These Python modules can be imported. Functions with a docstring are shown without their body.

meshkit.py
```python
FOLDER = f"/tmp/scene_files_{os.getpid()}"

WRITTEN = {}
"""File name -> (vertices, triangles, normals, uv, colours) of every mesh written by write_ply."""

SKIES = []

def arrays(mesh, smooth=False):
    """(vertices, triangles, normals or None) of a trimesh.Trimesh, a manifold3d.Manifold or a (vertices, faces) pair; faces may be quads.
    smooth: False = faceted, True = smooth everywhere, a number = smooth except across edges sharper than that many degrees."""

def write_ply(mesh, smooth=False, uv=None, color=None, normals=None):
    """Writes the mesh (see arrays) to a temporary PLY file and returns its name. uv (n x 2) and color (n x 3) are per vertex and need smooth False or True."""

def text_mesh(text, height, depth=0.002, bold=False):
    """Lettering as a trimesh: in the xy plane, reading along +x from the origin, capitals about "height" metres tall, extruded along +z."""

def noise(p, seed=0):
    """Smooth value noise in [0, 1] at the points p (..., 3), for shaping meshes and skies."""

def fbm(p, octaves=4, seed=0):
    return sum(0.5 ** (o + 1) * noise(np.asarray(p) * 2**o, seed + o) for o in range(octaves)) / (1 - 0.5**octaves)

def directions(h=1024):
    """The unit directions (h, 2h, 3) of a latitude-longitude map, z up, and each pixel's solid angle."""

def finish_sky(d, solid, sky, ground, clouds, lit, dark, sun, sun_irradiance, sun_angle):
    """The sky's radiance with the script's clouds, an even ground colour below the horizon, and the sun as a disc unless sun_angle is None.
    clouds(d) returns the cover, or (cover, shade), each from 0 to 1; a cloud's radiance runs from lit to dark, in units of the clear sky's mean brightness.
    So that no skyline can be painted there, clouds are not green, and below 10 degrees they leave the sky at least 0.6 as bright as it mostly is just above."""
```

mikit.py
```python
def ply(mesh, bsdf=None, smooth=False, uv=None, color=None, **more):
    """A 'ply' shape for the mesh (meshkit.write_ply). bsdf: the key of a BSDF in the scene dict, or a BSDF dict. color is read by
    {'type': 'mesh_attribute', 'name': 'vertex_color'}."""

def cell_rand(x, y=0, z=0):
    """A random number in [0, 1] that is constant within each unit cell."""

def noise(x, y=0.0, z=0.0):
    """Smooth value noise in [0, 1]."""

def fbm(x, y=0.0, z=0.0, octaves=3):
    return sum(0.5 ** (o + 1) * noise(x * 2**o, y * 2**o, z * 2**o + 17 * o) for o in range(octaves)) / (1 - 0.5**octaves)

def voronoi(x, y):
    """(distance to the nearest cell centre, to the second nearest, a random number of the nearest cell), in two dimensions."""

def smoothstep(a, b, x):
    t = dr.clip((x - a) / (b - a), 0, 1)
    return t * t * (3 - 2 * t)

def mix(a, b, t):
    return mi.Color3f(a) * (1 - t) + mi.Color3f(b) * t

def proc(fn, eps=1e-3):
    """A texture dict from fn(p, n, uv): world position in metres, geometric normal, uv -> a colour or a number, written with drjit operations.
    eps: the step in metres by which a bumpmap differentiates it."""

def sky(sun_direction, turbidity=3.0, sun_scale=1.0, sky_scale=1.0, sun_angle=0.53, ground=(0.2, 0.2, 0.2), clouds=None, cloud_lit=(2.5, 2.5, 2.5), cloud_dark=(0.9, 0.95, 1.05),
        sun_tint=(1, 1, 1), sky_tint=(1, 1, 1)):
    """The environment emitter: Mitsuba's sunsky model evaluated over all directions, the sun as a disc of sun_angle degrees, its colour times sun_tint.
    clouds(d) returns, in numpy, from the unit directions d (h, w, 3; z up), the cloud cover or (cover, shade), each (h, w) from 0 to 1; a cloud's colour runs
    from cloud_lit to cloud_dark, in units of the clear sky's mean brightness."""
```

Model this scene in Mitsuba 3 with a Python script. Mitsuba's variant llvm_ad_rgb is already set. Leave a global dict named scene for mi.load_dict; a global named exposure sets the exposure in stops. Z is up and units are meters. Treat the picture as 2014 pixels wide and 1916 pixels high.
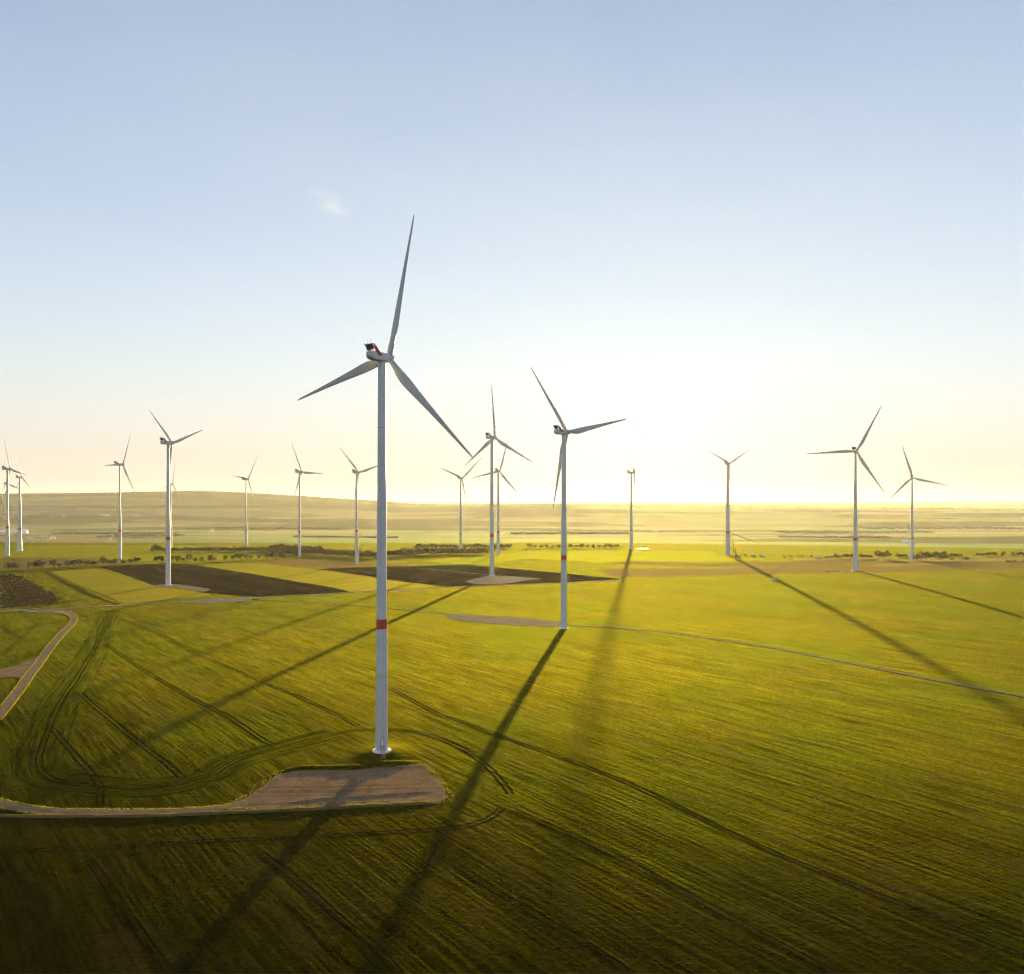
import math
import random

import drjit as dr
import manifold3d
import mitsuba as mi
import numpy as np
import shapely
import trimesh

import meshkit
import mikit
from mikit import fbm, mix, noise, proc, smoothstep, voronoi

T = mi.ScalarTransform4f
scene, labels = {'type': 'scene'}, {}

# ---------------------------------------------------------------- camera, sky, haze, exposure
EYE = (0.0, 0.0, 88.0)
scene['camera'] = {
    'type': 'perspective', 'fov': 63.3, 'near_clip': 1.0, 'far_clip': 60000.0,
    'principal_point_offset_y': -0.0162,
    'to_world': T().look_at(origin=EYE, target=(0.0, 100.0, 88.0), up=(0, 0, 1)),
    'medium': {'type': 'ref', 'id': 'haze_air'},
}
ELEV, AZIM = math.radians(5.0), math.radians(8.9)
SUN = np.array([math.sin(AZIM) * math.cos(ELEV), math.cos(AZIM) * math.cos(ELEV), math.sin(ELEV)])


def clouds(d):
    """A single torn wisp left of the middle and a faint veil low on the right."""
    az = np.degrees(np.arctan2(d[..., 0], d[..., 1]))
    el = np.degrees(np.arcsin(np.clip(d[..., 2], -1, 1)))
    q = np.stack([az / 1.5, el / 0.8, 0 * az], -1)
    w = np.exp(-(((az + 12.3) / 1.0) ** 2 + ((el - 19.3 + 0.45 * (az + 12.3)) / 0.55) ** 2))
    wisp = np.clip(w * (meshkit.fbm(q * 2.2, 4, seed=3) * 2.4 - 0.5), 0, 1) * 0.5
    streak = meshkit.fbm(np.stack([az / 20 + el / 26, el / 6, 0 * az], -1), 4, seed=5)
    low = meshkit.fbm(np.stack([az / 14, el / 1.1, 0 * az], -1), 3, seed=9)
    ang = np.degrees(np.arccos(np.clip(d @ SUN, -1, 1)))
    veil = 0.13 + 0.20 * np.exp(-((ang / 34) ** 2)) + 0.22 * np.exp(-((el / 20) ** 2)) + (0.30 + 0.22 * low) * np.exp(-((el / 6) ** 2)) * (1 - 0.75 * np.exp(-((ang / 13) ** 2))) + 0.16 * (streak - 0.5)
    return np.clip(wisp + veil, 0, 1), np.clip(np.exp(-((el / 8) ** 2)) * (1 - np.exp(-((ang / 11) ** 2))), 0, 1)


scene['sky_light'] = mikit.sky(SUN, turbidity=1.3, sun_scale=1.0, sky_scale=0.42, sun_tint=(1.0, 1.6, 4.6), sky_tint=(0.96, 1.0, 1.36),
                               clouds=clouds, cloud_lit=(2.48, 2.62, 2.55), cloud_dark=(2.3, 1.95, 1.72), ground=(0.1, 0.11, 0.05))
scene['haze_air'] = {'type': 'homogeneous', 'albedo': {'type': 'rgb', 'value': [0.95, 0.95, 0.95]}, 'sigma_t': 1.3e-5,
                     'phase': {'type': 'hg', 'g': 0.46}}
exposure = 4.62

# ---------------------------------------------------------------- the land
# world coordinates, metres (x to the right, y away, origin under the viewer)
MOUND = (-46.40, 296.50)
TURBINES = {
    'T1': (-46.48, 296.32, -0.31, 140.2, 2.27, 1.3, 0.322, 50.8, 16.7, 33),
    'T2': (36.43, 583.53, -0.21, 137.8, 2.36, 1.46, 0.36, 61.5, -34.3, 54.5),
    'T3': (-24.94, 1029.07, -2.69, 171.6, 2.83, 1.76, 0.293, 66.7, -0.9, 41.2),
    'T4': (-24.57, 1487.09, -5.56, 150, 2.82, 1.59, 0.275, 61.5, 18.7, 27),
    'T5': (-100.89, 1632.25, -6.7, 142.9, 2.65, 1.3, 0.23, 64.5, 51.7, 34.6),
    'T6': (248.31, 1728.01, -8.13, 159.1, 3.97, 1.48, 0.25, 65.6, 187, 91.3),
    'T7': (396.99, 1527.74, -6.9, 167.1, 4.39, 1.96, 0.245, 52.4, 60, 46.4),
    'T8': (466.47, 1128.2, -3.83, 162, 3.66, 1.45, 0.262, 68.2, 28.9, 37),
    'T9': (661.02, 1372.44, -6.32, 135.9, 3.28, 1.09, 0.262, 56.7, -15.8, 30.1),
    'T10': (-906.01, 1491.61, -6.48, 155.4, 3.29, 1.46, 0.326, 58.5, -17.7, 34.9),
    'T11': (-1035.11, 1703.63, -8.96, 134.9, 2.61, 1.25, 0.326, 50, -16, 32),
    'T12': (-994.3, 1678.05, -8.84, 148.4, 4.93, 1.54, 0.298, 46.7, 1.1, 40.2),
    'T13': (-604.49, 1280.44, -3.45, 150.4, 2.82, 1.1, 0.322, 53.6, 30, 34.3),
    'T14': (-371.3, 896.82, -0.91, 153.7, 2.69, 1.4, 0.327, 53.1, -43.5, 31.3),
    'T15': (-740.42, 1803.85, -10.25, 138.4, 2.43, 1.21, 0.3, 50.6, 18.2, 39.4),
    'T16': (-524.84, 1639.11, -7.3, 141.8, 2.51, 1.1, 0.291, 55.3, 38.7, 38.9),
    'T17': (-367.65, 1437.16, -5.23, 146.6, 2.64, 1.14, 0.294, 59.8, -26.1, 40),
    'T18': (-236.12, 1262.08, -4.15, 138.3, 2.63, 1.16, 0.357, 56, -43.7, 33.2),
}
WHEEL = {
    'W1': [(-332.5,675.9),(-316.0,651.9),(-298.2,612.1),(-277.3,561.7),(-251.4,499.5),(-234.5,457.2),(-217.7,415.2),(-206.1,383.7),(-196.6,359.6),(-187.6,338.6),(-178.5,318.4),(-171.1,302.2),(-165.4,290.5),(-158.4,279.7),(-151.1,272.2),(-143.5,268.0),(-134.6,265.7),(-124.3,263.9),(-115.8,263.9),(-108.8,265.7),(-104.8,268.6),(-102.3,273.4),(-99.1,276.0),(-97.7,284.5),(-93.6,293.0),(-84.8,303.0),(-75.0,312.4),(-64.7,322.9),(-55.6,325.9),(-48.5,325.9),(-39.1,323.3),(-28.8,315.9),(-19.9,304.9),(-13.3,293.9),(-7.2,280.4),(-2.6,266.7),(-0.4,258.4)],
    'W2': [(-299.3,633.2),(-264.6,592.1),(-233.6,552.7),(-194.7,498.9),(-164.9,460.6),(-140.5,431.3),(-121.0,405.9),(-88.7,367.5),(-61.2,331.0)],
    'W3': [(-257.6,523.6),(-226.8,481.5),(-189.3,431.4),(-160.3,394.4),(-137.1,366.4),(-117.8,344.6),(-92.9,311.7),(-89.2,307.8)],
    'W4': [(-201.3,386.4),(-182.1,361.8),(-161.3,336.6),(-142.5,313.4),(-127.6,296.3),(-115.7,282.4),(-108.0,272.2)],
    'W5': [(-179.6,325.4),(-163.5,305.3),(-150.2,289.1),(-137.6,273.4),(-132.3,266.3)],
    'W6': [(-58.3,395.3),(-33.5,352.0),(-20.7,337.0),(-6.9,319.0),(-1.3,312.9),(35.4,270.3),(68.1,219.5),(97.7,184.2),(106.9,173.4)],
    'W6b': [(-0.2,247.0),(26.5,217.4),(42.3,196.0),(55.3,178.3),(64.6,166.2)],
    'W7': [(-19.5,216.5),(-12.0,208.7),(-5.0,199.7),(1.5,192.3),(7.5,185.4),(13.1,179.7),(19.9,171.2),(23.7,166.2)],
    'W9': [(-109.4,214.5),(-101.8,205.9),(-92.1,193.9),(-83.1,183.3),(-75.0,173.7),(-68.8,167.0)],
    'W10': [(-66.3,218.5),(-58.1,209.6),(-49.3,199.7),(-40.4,188.4),(-34.0,181.1),(-29.2,175.7),(-24.4,168.8),(-22.6,166.2)],
    'W11': [(-135.2,219.4),(-116.8,220.6),(-98.6,222.8),(-80.2,225.5),(-63.5,226.8),(-45.9,229.1),(-28.0,231.5),(-18.9,232.9),(-12.1,235.3),(-6.2,240.9),(-2.9,248.1)],
    'W12': [(305.3,977.6),(342.1,903.2),(391.7,838.1),(466.3,756.7)],
    'W13': [(-293.3,476.0),(-308.7,514.4),(-328.3,562.1),(-349.7,612.3),(-359.6,633.3),(-367.4,640.6)],
    'W14': [(-369.2,599.1),(-343.7,568.1),(-320.5,539.9)],
    'W15': [(-130.5,263.9),(-126.3,255.1),(-122.3,246.9)],
    'W17': [(-134.1,217.5),(-125.3,207.8),(-106.6,186.2),(-90.6,166.4)],
}
ROADS = {
    'main': ([(-421.6,670.6),(-393.6,680.1),(-368.4,696.8),(-342.1,714.5),(-314.5,733.5),(-276.2,754.0),(-244.0,771.6),(-210.4,790.4),(-176.3,815.1),(-132.9,847.1),(-75.0,882.2),(-20.4,907.2),(43.2,933.1),(79.3,946.3),(134.2,980.6)],4.2),
    'left': ([(-367.5,670.0),(-355.4,663.6),(-343.7,649.6),(-331.9,629.6),(-318.3,598.8),(-306.7,567.8),(-293.1,534.3),(-280.8,504.5),(-267.4,473.5),(-255.5,446.1),(-246.9,425.1),(-236.0,400.3),(-228.2,381.3),(-220.1,361.9),(-214.9,348.7),(-210.9,338.6)],3.6),
    'access': ([(-158.4,253.0),(-154.7,251.0),(-146.7,247.7),(-138.0,245.1),(-130.9,244.5),(-119.0,244.2),(-103.3,244.4),(-92.0,245.7),(-84.8,247.9),(-79.6,250.4)],3.4),
    'turbine': ([(33.3,599.4),(60.6,591.6),(87.9,576.7),(109.9,560.1),(136.6,527.9),(160.4,499.3),(178.8,465.9),(194.9,436.7),(209.1,411.1),(223.2,390.8),(235.6,371.7)],3.2),
    'thin': ([(-242.7,767.4),(-199.1,747.7),(-157.6,729.0),(-117.6,707.2),(-83.7,682.9),(-52.0,660.1)],2.2),
    'path3': ([(-133.5,1166.8),(-91.7,1121.1),(-52.7,1070.3),(-26.5,1038.5)],4.0),
}
BANK_LINES = {
    'north': [(-78.3,276.0),(-74.0,280.4),(-67.6,281.7),(-52.6,282.1),(-45.7,284.6),(-31.3,287.2)],
    'mid': [(-70.1,250.6),(-62.8,253.1),(-56.1,255.0),(-41.3,257.3),(-31.3,259.2),(-21.9,260.6)],
    'south': [(-150.9,242.2),(-141.1,241.7),(-125.6,241.9),(-110.1,242.1),(-94.9,243.2),(-73.5,245.4),(-59.3,247.1),(-45.0,249.1),(-30.3,251.0),(-21.0,252.1)],
}
SHEETS = {
    'limeA': [(-1184.2,1909.3),(-1041.7,1936.3),(-891.0,1938.3),(-746.6,1924.5),(-693.5,1882.7),(-617.6,1713.1),(-591.5,1592.2),(-448.7,1558.3),(-419.0,1404.3),(-493.1,1327.5),(-545.4,1296.9),(-611.9,1331.1),(-667.2,1373.3),(-795.2,1409.7),(-877.2,1414.4)],
    'limeB': [(34.7,1655.4),(109.3,1681.6),(213.8,1683.8),(244.1,1683.0),(328.5,1665.5),(396.6,1632.7),(362.0,1451.2),(422.0,1399.0),(411.1,1363.0),(294.9,1320.7),(192.9,1330.4),(135.2,1277.1),(106.9,1314.8),(22.2,1384.9),(-28.7,1244.0),(-75.4,1244.6),(-137.6,1315.1),(-94.6,1443.8),(-19.7,1482.7)],
    'pad1': [(-87.6,246.6),(-84.8,250.0),(-81.0,256.8),(-79.0,268.9),(-78.1,273.8),(-77.6,278.5),(-67.2,280.1),(-52.3,280.3),(-45.4,282.6),(-30.5,284.9),(-25.9,274.9),(-21.4,261.1),(-19.5,255.5),(-20.5,252.9),(-30.4,251.9),(-45.1,250.1),(-59.6,248.1),(-73.8,246.4)],
    'pad2': [(-54.3,663.3),(-35.3,657.0),(5.6,638.7),(36.2,615.6),(40.9,594.2),(27.4,591.6),(-2.2,599.4),(-37.3,621.1),(-48.3,638.5)],
    'pad3': [(-54.6,951.9),(-38.1,1008.1),(-24.0,1038.5),(-0.3,1024.4),(36.8,987.8),(15.5,965.5),(-0.2,930.6),(-21.1,915.4),(-37.6,915.0)],
    'pad14': [(-383.6,883.3),(-381.8,902.2),(-370.4,909.0),(-340.0,885.5),(-308.1,853.1),(-307.5,829.0),(-325.3,841.5),(-347.4,863.7),(-369.3,872.7)],
    'branch': [(-270.9,438.4),(-268.9,448.1),(-269.0,460.7),(-271.8,473.6),(-275.0,488.5),(-259.8,457.5),(-247.2,425.1),(-242.7,411.7),(-247.1,417.3),(-253.0,419.3),(-257.1,416.2)],
    'junction': [(-397.6,673.3),(-391.5,681.6),(-379.8,688.4),(-362.0,679.9),(-352.7,667.6),(-340.8,648.1),(-337.0,636.9),(-344.6,644.3),(-356.5,659.7),(-370.0,666.8),(-384.0,666.8)],
    'junction2': [(-302.4,737.5),(-272.7,770.9),(-240.6,776.1),(-233.9,746.8),(-267.5,730.4)],
    'ploughA': [(-582.1,1166.9),(-565.8,1213.6),(-516.9,1248.4),(-477.5,1230.9),(-442.2,1190.4),(-341.0,1067.9),(-255.2,955.5),(-187.4,872.0),(-157.7,820.9),(-175.0,814.2),(-212.9,797.0),(-244.2,780.9),(-269.9,796.4),(-302.9,815.5),(-308.2,827.9),(-336.2,852.4),(-380.0,887.1),(-462.7,1006.5),(-544.4,1120.6)],
    'ploughB': [(-265.4,1138.1),(-236.2,1170.0),(-193.2,1187.5),(-137.3,1202.7),(-109.9,1221.6),(-66.5,1229.7),(-19.5,1173.9),(53.0,1088.7),(100.0,1025.0),(134.3,982.4),(110.7,971.4),(61.3,943.1),(14.7,916.0),(-43.8,889.7),(-71.2,887.5),(-106.4,929.8),(-145.7,973.6),(-198.9,1053.6)],
    'stubbleA': [(-405.1,1311.6),(-358.5,1369.0),(-249.1,1319.2),(-208.2,1279.8),(-141.2,1237.3),(-130.3,1245.4),(-193.9,1191.9),(-272.7,1169.6),(-309.2,1186.5),(-371.0,1265.5)],
    'stubbleB': [(-866.8,1406.6),(-787.0,1395.2),(-660.9,1360.5),(-611.3,1322.2),(-615.2,1266.3),(-629.1,1198.5),(-648.3,1136.2),(-675.2,1095.7)],
    'yellowA': [(-601.1,1083.2),(-571.5,1139.7),(-451.8,982.9),(-382.3,887.0),(-331.9,841.4),(-300.4,815.6),(-289.0,795.9),(-317.3,754.4),(-340.3,727.8),(-382.7,787.8),(-478.2,911.0)],
    'yellowB': [(-457.6,1231.9),(-407.7,1277.0),(-365.2,1245.8),(-304.6,1169.0),(-263.9,1132.0),(-197.6,1046.6),(-144.8,967.7),(-105.6,923.1),(-80.0,888.8),(-98.8,863.0),(-137.9,847.3),(-156.5,823.0),(-188.7,877.9),(-256.8,961.3),(-343.3,1075.2),(-446.4,1201.7)],
    'scrub': [(-638.7,1034.2),(-634.5,1042.8),(-602.3,1013.7),(-514.7,897.9),(-454.4,818.9),(-409.4,753.7),(-399.4,721.3),(-407.0,710.0),(-418.4,701.2),(-429.1,694.8)],
    'darkstripA': [(-606.7,1075.6),(-605.2,1083.0),(-488.8,917.5),(-402.8,799.1),(-362.2,745.5),(-340.0,723.1),(-344.1,720.0),(-404.2,789.5),(-501.9,924.0)],
    'stubbleC': [(133.4,1259.6),(182.7,1318.8),(238.6,1295.3),(298.0,1260.8),(375.0,1299.6),(480.8,1324.7),(438.4,1207.8),(340.7,1180.7),(267.9,1199.6),(210.7,1231.4)],
    'stubbleD': [(121.5,1148.0),(166.6,1148.9),(257.2,1151.5),(350.9,1163.5),(429.8,1184.2),(395.0,1088.3),(306.8,1063.4),(229.7,1028.8),(167.5,1017.5),(121.6,1022.3)],
    'stubbleE': [(450.9,1332.2),(521.2,1366.3),(562.0,1342.0),(653.1,1315.9),(733.0,1323.8),(796.0,1287.4),(708.7,1146.3),(631.6,1140.6),(530.5,1100.7),(444.5,1083.7),(361.1,1066.9)],
    'strawA': [(508.7,1214.5),(575.8,1270.3),(659.5,1291.5),(701.3,1283.1),(618.7,1246.6),(550.6,1214.8)],
    'strawB': [(484.1,1430.5),(567.2,1433.0),(640.4,1412.8),(736.4,1402.7),(902.1,1459.1),(812.3,1313.8),(739.8,1336.0),(659.1,1328.0),(575.1,1354.6),(461.6,1363.8)],
}
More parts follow.
